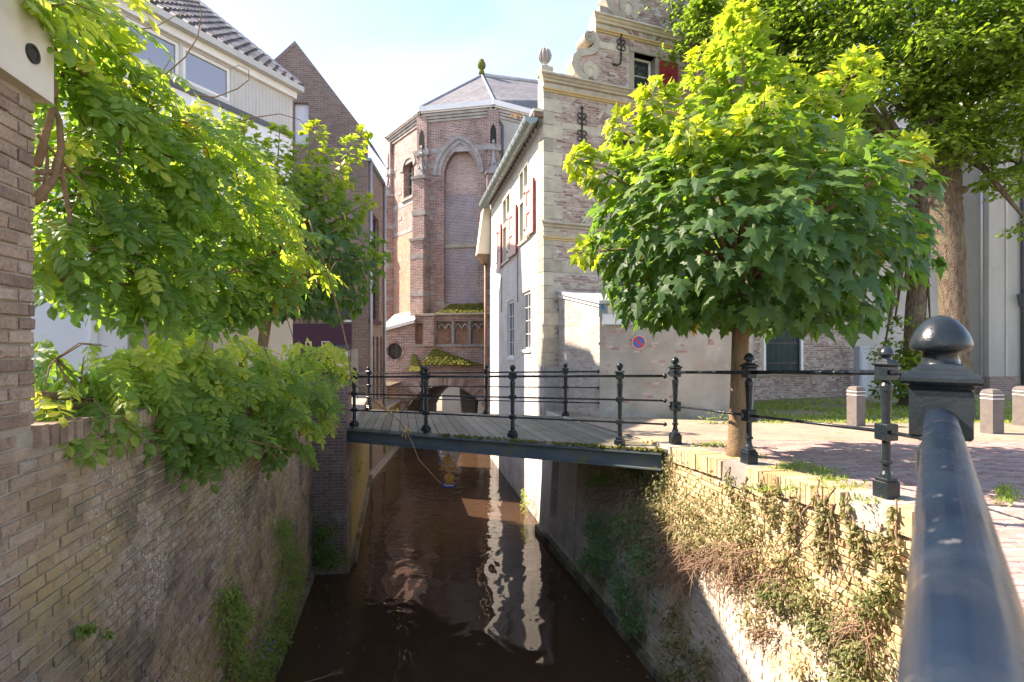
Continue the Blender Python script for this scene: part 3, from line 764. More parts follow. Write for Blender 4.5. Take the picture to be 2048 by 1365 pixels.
# gable windows with stone surrounds
for w in (w1, w2):
    sur = MB()
    sur.boxf(FG, w[0] - .13, w[0], -.3, .01, w[2], w[3]).boxf(FG, w[1], w[1] + .13, -.3, .01, w[2], w[3]).boxf(FG, w[0] - .15, w[1] + .15, -.3, .035, w[3], w[3] + .10)
    sur.build('window_surround', M['sandstone'], gh)
    window(gh, FG, w[0] + .01, w[1] - .01, w[2], w[3] - .01, -.2, .05, 1, 2)
sh = MB(); u0 = w1[1] + .10; uw = FG.at(1347) - FG.at(1312)
sh.boxf(FG, u0, u0 + uw, .03, .07, w1[2] + .1, w1[3] - .08)
s_ = sh.build('shutter', M['red_paint'], gh)
MB().boxf(FG, u0 + uw * .38, u0 + uw * .66, .071, .082, w1[2] + .5, w1[3] - .3).build('shutter_panel', M['red_paint'], s_)
# green loading door with white frame on the right of the gable
fr_ = MB(); fr_.boxf(FG, dr[0] - .09, dr[0], -.1, .02, dr[2], dr[3]).boxf(FG, dr[1], dr[1] + .09, -.1, .02, dr[2], dr[3]).boxf(FG, dr[0] - .09, dr[1] + .09, -.1, .02, dr[3], dr[3] + .09)
fr_.build('door_frame', M['white_paint'], gh)
d_ = MB(); nb = 6
for i in range(nb):
    a = dr[0] + (dr[1] - dr[0]) * i / nb; b = dr[0] + (dr[1] - dr[0]) * (i + 1) / nb
    d_.boxf(FG, a + .004, b - .004, -.10, -.05, dr[2] + .01, dr[3])
door = d_.build('door', M['door'], gh)
MB().prism(FG, [(dr[1] - .02, dr[3] - .15), (dr[1] - .02, dr[3] - .3), (dr[1] - .62, dr[3] + .0), (dr[1] - .55, dr[3])][::-1], -.049, -.03).build('brace', M['white_paint'], door)
for zz in (.22, .8): MB().boxf(FG, dr[0] + .06, dr[1] - .06, -.049, -.035, dr[2] + zz, dr[2] + zz + .05).build('hinge', M['black'], door)
MB().boxf(FG, FG.at(1505), FG.at(1716), -.02, .09, dr[2] - .09, dr[2] - .005).build('plinth_ledge', M['coping_stone'], gh)
# scrolls, vases and wall anchors
def scroll(fr, pts, w0, w1, v0, v1):
    """tapered S-shaped stone band along a centre line of (u,z) points"""
    n = len(pts); A = []; B = []
    for i in range(n):
        a = Vector(pts[max(i - 1, 0)]); b = Vector(pts[min(i + 1, n - 1)])
        t = (b - a).normalized(); nn = Vector((-t.y, t.x)); w = w0 + (w1 - w0) * i / (n - 1)
        p = Vector(pts[i]); A.append((p + nn * w)[:]); B.append((p - nn * w)[:])
    return MB().strip(fr, A, B, v0, v1)
def spiral(c, r0, r1, a0, a1, n=28): return [(c[0] + (r0 + (r1 - r0) * i / n) * math.cos(a0 + (a1 - a0) * i / n), c[1] + (r0 + (r1 - r0) * i / n) * math.sin(a0 + (a1 - a0) * i / n)) for i in range(n + 1)]
def volute(uR, zB, zT, flip=1):
    """S scroll standing on a cornice at height zB against the edge of the tier above"""
    H = zT - zB
    P = lambda x, y: (uR + flip * x * H, zB + y * H)
    low = spiral(P(-.13, .20), .03 * H, .17 * H, R(400) if flip > 0 else R(140), R(-90) if flip > 0 else R(630), 30)
    mid_c = [(-.30, .06), (-.43, .14), (-.50, .27), (-.47, .40), (-.38, .50), (-.26, .545), (-.14, .58), (-.05, .64), (.0, .74), (-.01, .85), (-.07, .93)]
    mid = [P(*q) for q in mid_c]
    up = spiral(P(-.15, .86), .11 * H, .02 * H, R(40) if flip > 0 else R(140), R(520) if flip > 0 else R(-340), 30)
    return low + mid + up
for fl, uR, zb, zt in ((1, u2 + .02, Z1 + .13, Z2 - .35), (1, u3 + .02, Z2 + .13, Z3 - .3)):
    H = zt - zb
    P = lambda x, y: (uR + x * H, zb + y * H)
    pts_low = spiral(P(-.17, .20), .03 * H, .16 * H, R(420), R(-60), 34)
    pts_mid = [P(-.20, .035), P(-.32, .05), P(-.44, .13), P(-.50, .27), P(-.47, .40), P(-.38, .50), P(-.26, .545), P(-.14, .58), P(-.05, .64), P(-.01, .74), P(-.02, .84), P(-.07, .92), P(-.14, .955)]
    pts_up = spiral(P(-.16, .845), .11 * H, .02 * H, R(80), R(540), 34)
    sc_ = scroll(FG, pts_mid, .075 * H, .065 * H, -.30, .035)
    sc_.v += []; o1 = sc_.build('scroll', M['sandstone'], gh)
    scroll(FG, pts_low[14:], .045 * H, .06 * H, -.30, .04).build('scroll_curl', M['sandstone'], o1)
    MB().prism(FG, [(P(-.17, .20)[0] + .13 * H * math.cos(a), P(-.17, .20)[1] + .13 * H * math.sin(a)) for a in np.linspace(0, 2 * math.pi, 20)[:-1]], -.30, .02).build('scroll_eye', M['sandstone'], o1)
    MB().prism(FG, [(P(-.17, .85)[0] + .125 * H * math.cos(a), P(-.17, .85)[1] + .125 * H * math.sin(a)) for a in np.linspace(0, 2 * math.pi, 22)[:-1]], -.42, .05).build('scroll_curl', M['sandstone'], o1)
    scroll(FG, spiral(P(-.17, .85), .105 * H, .03 * H, R(70), R(560), 34), .014 * H, .012 * H, .05, .066).build('scroll_eye', M['sandstone'], o1)
    MB().prism(FG, [P(-.22, .06), P(.02, .03), P(.04, .6), P(-.12, .56), P(-.40, .44), P(-.44, .28), P(-.38, .15)], -.28, -.0).build('scroll_web', M['church_pale'], o1, uv=True)
def vase(p, h, name='vase'):
    r = [(.12, 0), (.12, .1), (.035, .14), (.03, .22), (.10, .30), (.15, .45), (.165, .6), (.14, .78), (.08, .92), (.02, 1.)]
    mb = MB(); prof = [(a * h * 1.6, b * h) for a, b in r]
    mb.lathe(p, prof, 20)
    for k in range(10):
        a = 2 * math.pi * k / 10
        mb.tube([(p[0] + math.cos(a) * rr, p[1] + math.sin(a) * rr, p[2] + zz) for rr, zz in prof[4:9]], [.012, .028, .03, .024, .01], 6)
    return mb
vz = FG.p(.10, -.16, Z1 + .13)
MB().boxf(FG, -.05, .25, -.31, -.02, Z1 + .12, Z1 + .30).build('vase_base', M['sandstone'], gh)
vase(FG.p(.10, -.165, Z1 + .30), .52).build('vase', M['grey_stone'], gh, smooth=True)
MB().boxf(FG, u2 + .12, u2 + .5, -.3, .0, Z2 + .12, Z2 + .34).build('vase_base', M['grey_stone'], gh)
def anchor(u, z0, z1, hook=False):
    mb = MB(); P = lambda a, b: FG.p(u + a, .035, b)
    if hook:
        mb.tube([P(0, z1), P(0, z0 + .16), P(-.03, z0 + .06), P(-.12, z0), P(-.24, z0 + .01)], .022, 6)
        ends = [(z1 - .22, 1)]
    else:
        mb.tube([P(0, z1), P(0, z0)], .02, 6); ends = [(z1 - .2, 1), (z0 + .2, -1)]
    for zc, s in ends:
        for sx in (-1, 1):
            for c, rr, sg in ((zc, .055, 1), (zc - .15 * s, .06, -1)):
                mb.tube([P(sx * (.055 - rr * math.cos(a)) + sx * .01, c + sg * s * rr * math.sin(a)) for a in np.linspace(0, 5.2, 12)], .013, 5)
        mb.lathe(P(0, zc + (.14 if s > 0 else -.22)), [(.005, 0), (.04, .03), (.03, .06), (.005, .1)], 8)
    return mb.build('wall_anchor', M['black'], gh)
anchor(FG.at(1163), FG.uz(1163, 296)[1], FG.uz(1163, 216)[1]); anchor(FG.at(1241), FG.uz(1241, 134)[1], FG.uz(1241, 68)[1], True)
anchor(FG.at(1362), FG.uz(1362, 30)[1], FG.uz(1362, -30)[1], True)
# whitewashed canal side with its windows
SL = FS.len
def sw(px0, px1, py0, py1, pm=None):
    a, b = FS.at(px0), FS.at(px1); d = FS.p((a + b) / 2, 0, 0).y
    return (a, b, CZ - (py1 - 690) / 1024 * d, CZ - (py0 - 690) / 1024 * d)
lw = [sw(1044.5, 1061.5, 583, 700), sw(1014.5, 1028, 602, 716)]
up = [(FS.at(1039), FS.at(1057), 7.30, 9.38), (FS.at(1006), FS.at(1021), 7.15, 9.30)]
MB().wall(FS, [(0, -.6), (SL, -.6), (SL, 9.95), (0, 9.95)], [rect(*w) for w in lw + up], reveal=.22).build('side_wall', M['white_brick'], gh, uv=True)
MB().boxf(FS, 0.1, SL - .1, -.6, -.5, 3.2, 9.6).build('room_dark', M['dark'], gh)
for w in lw: window(gh, FS, w[0] + .01, w[1] - .01, w[2], w[3], -.05, .07, 2, 4, sill=.05, depth=.1)
for w in up:
    zm = w[2] + (w[3] - w[2]) * .56; um = (w[0] + w[1]) / 2
    f = MB(); f.boxf(FS, w[0] - .02, w[1] + .02, -.14, .03, w[3] - .10, w[3]).boxf(FS, w[0], w[1], -.14, .02, zm - .05, zm + .05).boxf(FS, w[0], w[0] + .08, -.14, .015, w[2], w[3] - .1).boxf(FS, w[1] - .08, w[1], -.14, .015, w[2], w[3] - .1).boxf(FS, um - .045, um + .045, -.14, .012, w[2], w[3] - .1)
    fo = f.build('window', M['cream_paint'], gh)
    for a, b in ((w[0] + .08, um - .045), (um + .045, w[1] - .08)):
        MB().boxf(FS, a, b, -.11, -.09, zm + .05, w[3] - .1).build('leaded_pane', M['teal_glass'], fo)
        MB().boxf(FS, a, b, -.12, -.10, w[2], zm - .05).build('pane', M['dark_glass'], fo)
    MB().boxf(FS, w[0] - .05, w[1] + .05, -.1, .06, w[2] - .07, w[2] - .002).build('sill', M['cream_paint'], fo)
def shutter(u0, u1, z0, z1, ang=.0):
    """open board shutter, hinged at u0 and standing a little off the wall"""
    a = FS.p(u0, .03 + ang, 0); b = FS.p(u1, .03, 0)
    F = Fr(a, b); F2 = F
    mb = MB().boxf(F, 0, F.len, 0, .04, z0, z1)
    o = mb.build('shutter', M['pink_paint'], gh)
    MB().boxf(F, F.len + .0005, F.len + .03, -.005, .05, z0 - .01, z1 + .01).build('edge_board', M['red_paint'], o)
    for q in (.16, .58):
        z_ = z0 + (z1 - z0) * q; h = (z1 - z0) * .27
        p_ = MB()
        for (aa, bb, cc, dd) in ((.24, .31, z_, z_ + h), (.31, .62, z_ + h - .05, z_ + h)):
            p_.boxf(F, F.len * aa, F.len * bb, .041, .05, cc, dd)
        p_.build('panel_line', M['red_paint'], o)
    for q in (.12, .85): MB().boxf(F, -.06, .1, .041, .055, z0 + (z1 - z0) * q, z0 + (z1 - z0) * q + .04).build('hinge', M['black'], o)
    return o
shutter(FS.at(1057.5), FS.at(1071), 7.28, 8.62, .05); shutter(FS.at(1022), FS.at(1036), 7.10, 8.50, .06); shutter(FS.at(1000), FS.at(1005), 7.05, 8.50, .05)
# anchors and cracks on the white wall
for px, y0, y1 in ((1078, 475, 570), (1036, 510, 605), (1004, 555, 625)):
    u = FS.at(px); d = FS.p(u, 0, 0).y
    MB().boxf(FS, u - .015, u + .015, .0, .025, CZ - (y1 - 690) / 1024 * d, CZ - (y0 - 690) / 1024 * d).build('wall_anchor', M['copper'], gh)
# gutter, brackets, hopper and pipe
gz = 9.83; vo = .30
prof = [(vo + .17 * math.cos(a), gz + .17 * math.sin(a)) for a in np.linspace(math.pi, 2 * math.pi, 10)]
gt = MB(); n = len(prof)
vs = [FS.p(.15, v_, z_)[:] for v_, z_ in prof] + [FS.p(SL - .03, v_, z_)[:] for v_, z_ in prof]
gt.add(vs, [(i, i + 1, n + i + 1, n + i) for i in range(n - 1)] + [tuple(range(n)), tuple(range(2 * n - 1, n - 1, -1))])
g_ = gt.build('gutter', M['zinc'], gh)
for k in range(17):
    u = .3 + k * .46
    MB().tube([FS.p(u, vo + .176 * math.cos(a), gz + .176 * math.sin(a)) for a in np.linspace(math.pi, 2 * math.pi, 9)], .010, 5).build('gutter_bracket', M['lead'], g_)
MB().boxf(FS, 0, SL, .0, .26, 9.96, 10.02).build('soffit', M['cream_paint'], gh)
for k in range(26):
    u = .15 + k * .31; MB().boxf(FS, u, u + .07, .0, .24, 9.83, 9.955).build('rafter_end', M['copper'], gh)
hp = MB(); u = -.02
def frus(fr, a0, a1, b0, b1, v0, v1, va, vb, z0, z1):
    return MB().add([fr.p(x, y, z)[:] for (x, y, z) in ((a0, v1, z0), (a1, v1, z0), (a1, v0, z0), (a0, v0, z0), (b0, vb, z1), (b1, vb, z1), (b1, va, z1), (b0, va, z1))], CUBE_F)
frus(FS, -.6, .0, -.6, .15, .02, .5, .02, .28, 7.95, 9.70).build('hopper', M['cream_paint'], gh)
frus(FS, -.45, -.15, -.6, .0, .05, .25, .02, .5, 7.6, 7.945).build('hopper_foot', M['copper'], gh)
MB().tube([FS.p(-.28, .14, 7.65), FS.p(-.28, .14, .4)], .06, 8).build('downpipe', M['copper'], gh, smooth=True)
# roof behind the gable
Db = -FS.U
e0 = FS.p(SL - .2, .2, 10.03); e1 = FS.p(0, .2, 10.03); r0 = FG.p(GL / 2, -.36, 14.55); r1 = r0 + Db * 7.6; q0 = FG.p(GL + .1, -.36, 10.03); q1 = q0 + Db * 7.6
MB().poly([e0, r0, r1, e1]).poly([r0, q0, q1, r1]).poly([e1, r1, q1]).build('roof', M['slate'], gh, uv=True)
# right-hand side wall
FGr = Fr(FG.p(GL, -.01, 0), FG.p(GL, -.01, 0) + Db * 7.6)
MB().wall(FGr, [(0, 2.6), (7.6, 2.6), (7.6, 10), (0, 10)]).build('rear_wall', M['stucco_pale'], gh, uv=True)

# ---------------------------------------------------------------- lean-to annex
ax = thing('lean_to', 'low stuccoed lean-to with a whitewashed brick side against the gabled house', 'outbuilding', (1.81, 10.7, 2.87))
A0 = FG.p(FG.at(1117), 0.02, 0); A1 = (1.83, 10.70); A2 = (4.98, 10.62); A3 = FG.p(FG.at(1507), .02, 0)
FA1 = Fr(A0, A1); FA2 = Fr(A1, A2); FA3 = Fr(A2, A3)
MB().wall(FA1, [(0, 2.5), (FA1.len, 2.5), (FA1.len, 5.24), (0, 5.60)]).build('side_wall', M['annex_brick'], ax, uv=True)
MB().wall(FA2, [(0, 2.5), (FA2.len, 2.5), (FA2.len, 5.24), (0, 5.24)]).build('front_wall', M['stucco'], ax, uv=True)
MB().wall(FA3, [(0, 2.5), (FA3.len, 2.5), (FA3.len, 5.60), (0, 5.24)]).build('side_wall', M['stucco'], ax, uv=True)
rf = MB(); p = [Vector(FA1.p(-.0, .06, 5.62)), FA1.p(FA1.len + .08, .06, 5.25), FA3.p(-.05, .06, 5.25), FA3.p(FA3.len, .06, 5.62)]
rf.add([q[:] for q in p] + [(q + Vector((0, 0, .07)))[:] for q in p], CUBE_F)
rf.build('roof', M['lead'], ax)
for a_ in ((0, 'coping'),):
    frus(FA1, 0, FA1.len, 0, FA1.len, -.1, .03, -.1, .03, 5.2, 5.21)
MB().add([FA1.p(0, v, z)[:] for v, z in ((.03, 5.55), (.03, 5.70), (-.2, 5.70), (-.2, 5.55))] + [FA1.p(FA1.len + .02, v, z)[:] for v, z in ((.03, 5.19), (.03, 5.34), (-.2, 5.34), (-.2, 5.19))], [(0, 1, 5, 4), (1, 2, 6, 5), (2, 3, 7, 6), (3, 0, 4, 7), (0, 3, 2, 1), (4, 5, 6, 7)]).build('verge_board', M['white_paint'], ax)
MB().boxf(FA2, .10, FA2.len, .0, .03, 5.02, 5.24).build('fascia', M['cream_paint'], ax)
MB().boxf(FA2, -.02, .16, .031, .045, 4.98, 5.26).build('corner_flashing', M['zinc'], ax)
# patches where bricks show through the stucco
rr = np.random.default_rng(5)
for (px, py) in ((1215, 672), (1205, 690), (1228, 700), (1236, 660), (1258, 688), (1270, 712), (1300, 695), (1312, 732), (1360, 700), (1352, 745), (1242, 755), (1300, 770), (1285, 790), (1395, 735), (1210, 740), (1420, 690), (1246, 800), (1340, 790)):
    u, z = FA2.uz(px, py)
    for k in range(rr.integers(2, 5)):
        du = rr.uniform(-.1, .1); dz = rr.integers(-1, 2) * .065
        MB().boxf(FA2, u + du, u + du + rr.uniform(.07, .17), -.01, .004 + .0008 * k, z + dz, z + dz + .05, rr.uniform(.2, .9)).build('exposed_brick', M['gable'], ax)
# signs on the annex
u, z = FA2.uz(1237, 639)
sg = thing('sign_board', 'white rectangular sign board under the lean-to eaves half hidden by maple leaves', 'sign', FA2.p(u, .03, z)[:])
MB().boxf(FA2, FA2.at(1205), FA2.at(1272), .046, .08, z - .10, z + .10).build('board', M['white_paint'], sg)
frm = MB(); a, b = FA2.at(1204.5), FA2.at(1272.5)
frm.boxf(FA2, a, b, .046, .088, z + .10, z + .115).boxf(FA2, a, b, .046, .088, z - .115, z - .10).boxf(FA2, a, a + .012, .046, .088, z - .10, z + .10)
frm.build('frame', M['box_grey'], sg)
def ringf(fr, u, z, r0, r1, v0, v1):
    A = [(u + r1 * math.cos(t), z + r1 * math.sin(t)) for t in np.linspace(0, 2 * math.pi, 33)]; B = [(u + r0 * math.cos(t), z + r0 * math.sin(t)) for t in np.linspace(0, 2 * math.pi, 33)]
    return MB().strip(fr, A, B, v0, v1)
uc = FA2.at(1261.5); zc = FA2.uz(1261, 642)[1]
ringf(FA2, uc, zc, .05, .062, .080, .084).build('emblem_ring', M['sign_red'], sg)
rl = MB(); rl.boxf(FA2, uc - .028, uc - .014, .080, .084, zc - .036, zc + .036)
rl.strip(FA2, [(uc - .014 + .032 * math.sin(t), zc + .016 + .020 * math.cos(t)) for t in np.linspace(0, math.pi, 10)], [(uc - .014 + .019 * math.sin(t), zc + .016 + .009 * math.cos(t)) for t in np.linspace(0, math.pi, 10)], .080, .0841)
rl.prism(FA2, [(uc - .008, zc - .003), (uc + .006, zc - .003), (uc + .028, zc - .036), (uc + .012, zc - .036)][::-1], .080, .0842)
rl.build('emblem_letter', M['blue_sign'], sg)
u, z = FA2.uz(1277, 685)
ns = thing('no_parking_sign', 'round blue no-parking sign with red rim and bar on the stucco wall', 'traffic sign', FA2.p(u, 0, z)[:])
rs = .135
MB().prism(FA2, [(u + rs * math.cos(t), z + rs * math.sin(t)) for t in np.linspace(0, 2 * math.pi, 33)[:-1]], .02, .03).build('disc', M['sign_blue'], ns)
ringf(FA2, u, z, rs * .80, rs, .030, .033).build('red_rim', M['sign_red'], ns)
ringf(FA2, u, z, rs, rs * 1.06, .015, .032).build('white_rim', M['white_paint'], ns)
c45 = math.cos(R(45)); h = .018; q = rs * .8
MB().prism(FA2, [(u - q * c45 - h, z + q * c45 - h), (u - q * c45 + h, z + q * c45 + h), (u + q * c45 + h, z - q * c45 + h), (u + q * c45 - h, z - q * c45 - h)], .030, .0335).build('red_bar', M['sign_red'], ns)
MB().boxf(FA2, u - .02, u + .02, 0, .02, z - .05, z + .05).build('bracket', M['box_grey'], ns)
u, z = FA2.uz(1205, 615)
MB().boxf(FA2, u - .03, u + .03, .046, .055, z - .045, z + .045).build('house_number_plate', M['sign_blue'], label='tiny blue plate on the flashing at the lean-to corner', category='sign')

# ---------------------------------------------------------------- church hall behind the lindens
hl = thing('church_hall', 'tall grey rendered church building behind the linden trunks', 'church', (12, 16.4, 2.8))
H0 = (10.62, 15.86); H1 = (14.85, 17.07); H2 = (15.0, 16.1); H3 = (24, 16.9)
F1 = Fr(H0, H1); F2 = Fr(H1, H2); F3 = Fr(H2, H3)
MB().wall(F1, rect(0, F1.len, 2.5, 11.2)).build('rear_wall', M['stucco_pale'], hl, uv=True)
MB().wall(F2, rect(0, F2.len, 3.4, 19)).build('buttress_side', M['concrete'], hl, uv=True)
MB().wall(F3, rect(0, F3.len, 3.4, 19)).build('front_wall', M['concrete'], hl, uv=True)
for f in (F2, F3): MB().boxf(f, -.02 if f is F3 else 0, f.len, -.1, .04, 2.4, 3.4).build('plinth', M['brown_brick'], hl, uv=True)
MB().boxf(F3, .55, .62, 0, .03, 3.42, 18.5).boxf(F3, 2.2, 2.8, 0, .25, 3.42, 18.5).build('pilaster', M['stucco_pale'], hl)
MB().boxf(F1, -.3, F1.len, -.2, .28, 11.0, 11.2).build('eaves', M['dark_trim'], hl)
MB().boxf(F1, .3, F1.len - .1, -.02, .07, 6.9, 7.05).boxf(F1, .3, F1.len - .1, -.02, .05, 7.3, 7.4).build('string_course', M['grey_stone'], hl)
p0, p1 = F1.p(-.3, .3, 11.2), F1.p(F1.len, .3, 11.2)
MB().poly([p0, p1, p1 + Vector((-.6, 2.2, 2.2)), p0 + Vector((-.6, 2.2, 2.2))]).build('roof', M['slate'], hl, uv=True)
for (f, px, r, m_, z0) in ((F2, 1967, .035, 'lead', 2.9), (F3, 2043, .07, 'dark_trim', 2.9)):
    u = f.at(px); MB().tube([f.p(u, .08, 2.85), f.p(u, .08, 14)], r, 8).build('downpipe', M[m_], hl, smooth=True)
u = F3.at(2043); frus(F3, u - .1, u + .1, u - .18, u + .18, 0, .2, 0, .3, 5.6, 6.0).build('hopper', M['dark_trim'], hl)
u = F1.at(1940)
A = arch(F1.len - .75, F1.len - .25, 6.0, 6.3, 8); B = [(a_ * .9 + (F1.len - .5) * .1, b_ - .03) for a_, b_ in A]
MB().strip(F1, [(A[0][0], 4.2)] + A + [(A[-1][0], 4.2)], [(B[0][0], 4.2)] + B + [(B[-1][0], 4.2)], 0, .05).boxf(F1, F1.len - .9, F1.len - .1, 0, .12, 6.75, 6.95).build('blind_door', M['stucco_pale'], hl)
cb = thing('utility_cabinet', 'narrow pale grey metal cabinet against the gabled house corner', 'cabinet', (10.35, 15.3, 2.8))
MB().box((10.45, 15.35, 3.55), (.12, .14, .75)).build('body', M['box_grey'], cb)
MB().box((10.45, 15.34, 4.33), (.14, .17, .03)).build('lid', M['box_grey'], cb)
MB().boxf(Fr((10.35, 15.205), (10.55, 15.205)), .02, .18, 0, .01, 2.95, 4.2).build('door', M['box_grey'], cb)
# ---------------------------------------------------------------- church choir at the end of the canal
ch = thing('church_choir', 'old brick church choir with polygonal slate roof closing the canal', 'church', (-2.4, 23, 0))
cR = (-.854, 23.0); cL = (-4.11, 23.66); cLL = (-6.25, 26.4); cRR = (2.2, 24.7); cE = (9.0, 27.5); cLLL = (-6.0, 29.8)
EZ = 15.05
Fc = Fr(cL, cR); Fl = Fr(cLL, cL); Frr = Fr(cR, cRR); Fe = Fr(cRR, cE); Fll = Fr(cLLL, cLL)
def px_arch(fr, x0, x1, ys, ya, n=10):
    a, zs = fr.uz(x0, ys); b, _ = fr.uz(x1, ys); _, za = fr.uz((x0 + x1) / 2, ya)
    return arch(a, b, zs, za, n)
# blind niche of the middle face
oa = px_arch(Fc, 867, 968, 352, 270, 12); ia = px_arch(Fc, 888, 955, 352, 295, 12)
zn0 = Fc.uz(920, 607)[1]
hole = [(ia[-1][0], zn0)] + ia[::-1] + [(ia[0][0], zn0)]
MB().wall(Fc, rect(0, Fc.len, 4.5, EZ), [hole[::-1]], reveal=.45).build('middle_wall', M['church_brick'], ch, uv=True)
zt1 = Fc.uz(920, 388)[1]
MB().wall(Fc, rect(ia[0][0] - .1, ia[-1][0] + .1, zn0 - .2, zt1), v=-.22).build('niche_lower_infill', M['church_grey'], ch, uv=True)
MB().wall(Fc, rect(ia[0][0] - .1, ia[-1][0] + .1, zt1 - .05, ia[len(ia) // 2][1] + .1), v=-.3).build('niche_upper_infill', M['church_pale'], ch, uv=True)
for k, (o_, i_, v0, v1) in enumerate((((0, .35), None, -.02, .10), ((.35, .7), None, -.16, .04), ((.7, 1.0), None, -.28, -.06))):
    f0, f1 = o_
    L_ = lambda t: [(a[0] + (b[0] - a[0]) * t, a[1] + (b[1] - a[1]) * t) for a, b in zip(oa, ia)]
    MB().strip(Fc, L_(f0), L_(f1), v0, v1).build('arch_moulding', M['grey_stone'], ch)
MB().boxf(Fc, ia[0][0], ia[-1][0], -.22, -.15, Fc.uz(920, 494)[1], Fc.uz(920, 486)[1]).build('stone_band', M['sandstone'], ch)
# left face with its tall window
lw_ = px_arch(Fl, 800, 832, 345, 305, 8); li = px_arch(Fl, 807, 828, 345, 318, 8)
zw0 = Fl.uz(815, 396)[1]
hole = [(li[-1][0], zw0)] + li[::-1] + [(li[0][0], zw0)]
MB().wall(Fl, rect(0, Fl.len, 6.0, EZ), [hole[::-1]], reveal=.5).build('left_wall', M['church_brick'], ch, uv=True)
MB().strip(Fl, lw_, li, -.1, .06).build('arch_moulding', M['grey_stone'], ch)
MB().wall(Fl, rect(0, Fl.len, 2.0, 9.8), v=.012).build('left_wall_repair', M['church_red'], ch, uv=True)
wn_ = MB(); u0, u1 = li[0][0], li[-1][0]; zt = max(q[1] for q in li)
for t in (.33, .67): wn_.boxf(Fl, u0 + (u1 - u0) * t - .04, u0 + (u1 - u0) * t + .04, -.36, -.28, zw0, zt - .3)
for t in (.35, .7): wn_.boxf(Fl, u0, u1, -.35, -.29, zw0 + (zt - zw0) * t - .02, zw0 + (zt - zw0) * t + .02)
w_ = wn_.build('window', M['grey_stone'], ch)
for i in range(3):
    a = u0 + (u1 - u0) * (.0, .33, .67)[i]; b = u0 + (u1 - u0) * (.33, .67, 1.)[i]
    MB().poly([Fl.p(a, -.33, zw0), Fl.p(b, -.33, zw0), Fl.p(b, -.33, zt), Fl.p(a, -.33, zt)]).build('pane', M['dark_glass'], w_)
MB().boxf(Fl, u0 - .1, u1 + .1, -.3, .1, zw0 - .15, zw0).build('window_sill', M['grey_stone'], ch)
MB().wall(Frr, rect(0, Frr.len, 4.5, EZ)).wall(Fe, rect(0, Fe.len, 4.5, EZ)).build('right_wall', M['stucco_pale'], ch, uv=True)
MB().wall(Fll, rect(0, Fll.len, 4.5, EZ)).build('far_left_wall', M['church_brick'], ch, uv=True)
# buttresses at the corners, with stone bands, niches painted as dark plates and pinnacles
def buttress(corner, nrm, px_half, ztop, name='buttress', wide=.34):
    n = Vector((nrm[0], nrm[1], 0)).normalized(); t = Vector((-n.y, n.x, 0))
    c = Vector((corner[0], corner[1], 0)); a = c - t * wide; b_ = c + t * wide
    F = Fr(b_, a) if Fr(b_, a).N.dot(n) > 0 else Fr(a, b_)
    W2 = F.len
    o = MB().boxf(F, 0, W2, -.5, .55, 4.0, 9.2).boxf(F, .03, W2 - .03, -.5, .40, 9.2, 12.0).boxf(F, .08, W2 - .08, -.5, .12, 12.0, EZ - .1).build(name, M['church_brick'], ch, uv=True)
    for z in (6.6, 8.3, 10.3): MB().boxf(F, -.012, W2 + .012, -.4, .562 if z < 9.2 else .412, z, z + .22).build('stone_band', M['grey_stone'], o)
    MB().boxf(F, -.04, W2 + .04, -.3, .60, 9.1, 9.22).boxf(F, -.03, W2 + .03, -.3, .46, 11.95, 12.08).build('weathering', M['grey_stone'], o)
    cx = F.p(W2 / 2, .15, 12.08)
    pn = MB().lathe(cx, [(.30, 0), (.27, .1), (.10, .6), (.05, .95), (.13, 1.0), (.15, 1.08), (.06, 1.16), (.05, 1.3), (.10, 1.36), (.02, 1.5)], 4, math.atan2(n.y, n.x))
    for k in range(4):
        a_ = math.atan2(n.y, n.x) + k * math.pi / 2
        pn.lathe(cx + Vector((math.cos(a_) * .2, math.sin(a_) * .2, .3)), [(.01, 0), (.07, .06), (.05, .14), (.01, .2)], 6)
    pn.build('pinnacle', M['grey_stone'], o)
    nh = arch(W2 * .3, W2 * .7, 13.9, 14.3, 6)
    MB().prism(F, [(nh[0][0], 13.4)] + nh + [(nh[-1][0], 13.4)], .10, .125).build('niche', M['dark'], o)  # flat plate on the face, the shade of a recess put into its colour
    MB().boxf(F, -.02, W2 + .02, -.3, .15, 13.1, 13.35).build('stone_band', M['grey_stone'], o)
    return o
buttress(cR, (.15, -1), 0, EZ); buttress(cL, (-.40, -1), 0, EZ); buttress(cLL, (-1, -.6), 0, EZ)
# bands across the faces
for f, z in ((Fc, 13.2), (Fl, 13.2), (Fl, 11.2), (Fc, 11.35), (Fl, 9.85), (Fc, 9.0)):
    if z == 11.35 or z == 9.0:
        for a, b_ in ((.34, oa[0][0] - .02), (oa[-1][0] + .02, f.len - .34)):
            if b_ > a: MB().boxf(f, a, b_, -.1, .014, z, z + .2).build('stone_band', M['grey_stone'], ch)
    else: MB().boxf(f, .34, f.len - .34, -.1, .015, z, z + .22).build('stone_band', M['grey_stone'], ch)
# scattered stone blocks bonded into the brick edges
rs_ = random.Random(4)
for f, edges in ((Fc, (.42, oa[0][0] - .16, oa[-1][0] + .16, ia[0][0] - .2)), (Fl, (.45, Fl.len - .5, li[0][0] - .35))):
    for e in edges:
        z = 6.2
        while z < 12.6:
            if rs_.random() < .62 and not (f is Fc and z > 11 and e > .45): MB().boxf(f, e - rs_.uniform(.1, .22), e + rs_.uniform(.1, .22), -.05, .018 + rs_.uniform(0, .004), z, z + .17).build('bonder_stone', M['grey_stone'], ch)
            z += rs_.uniform(.45, .8)
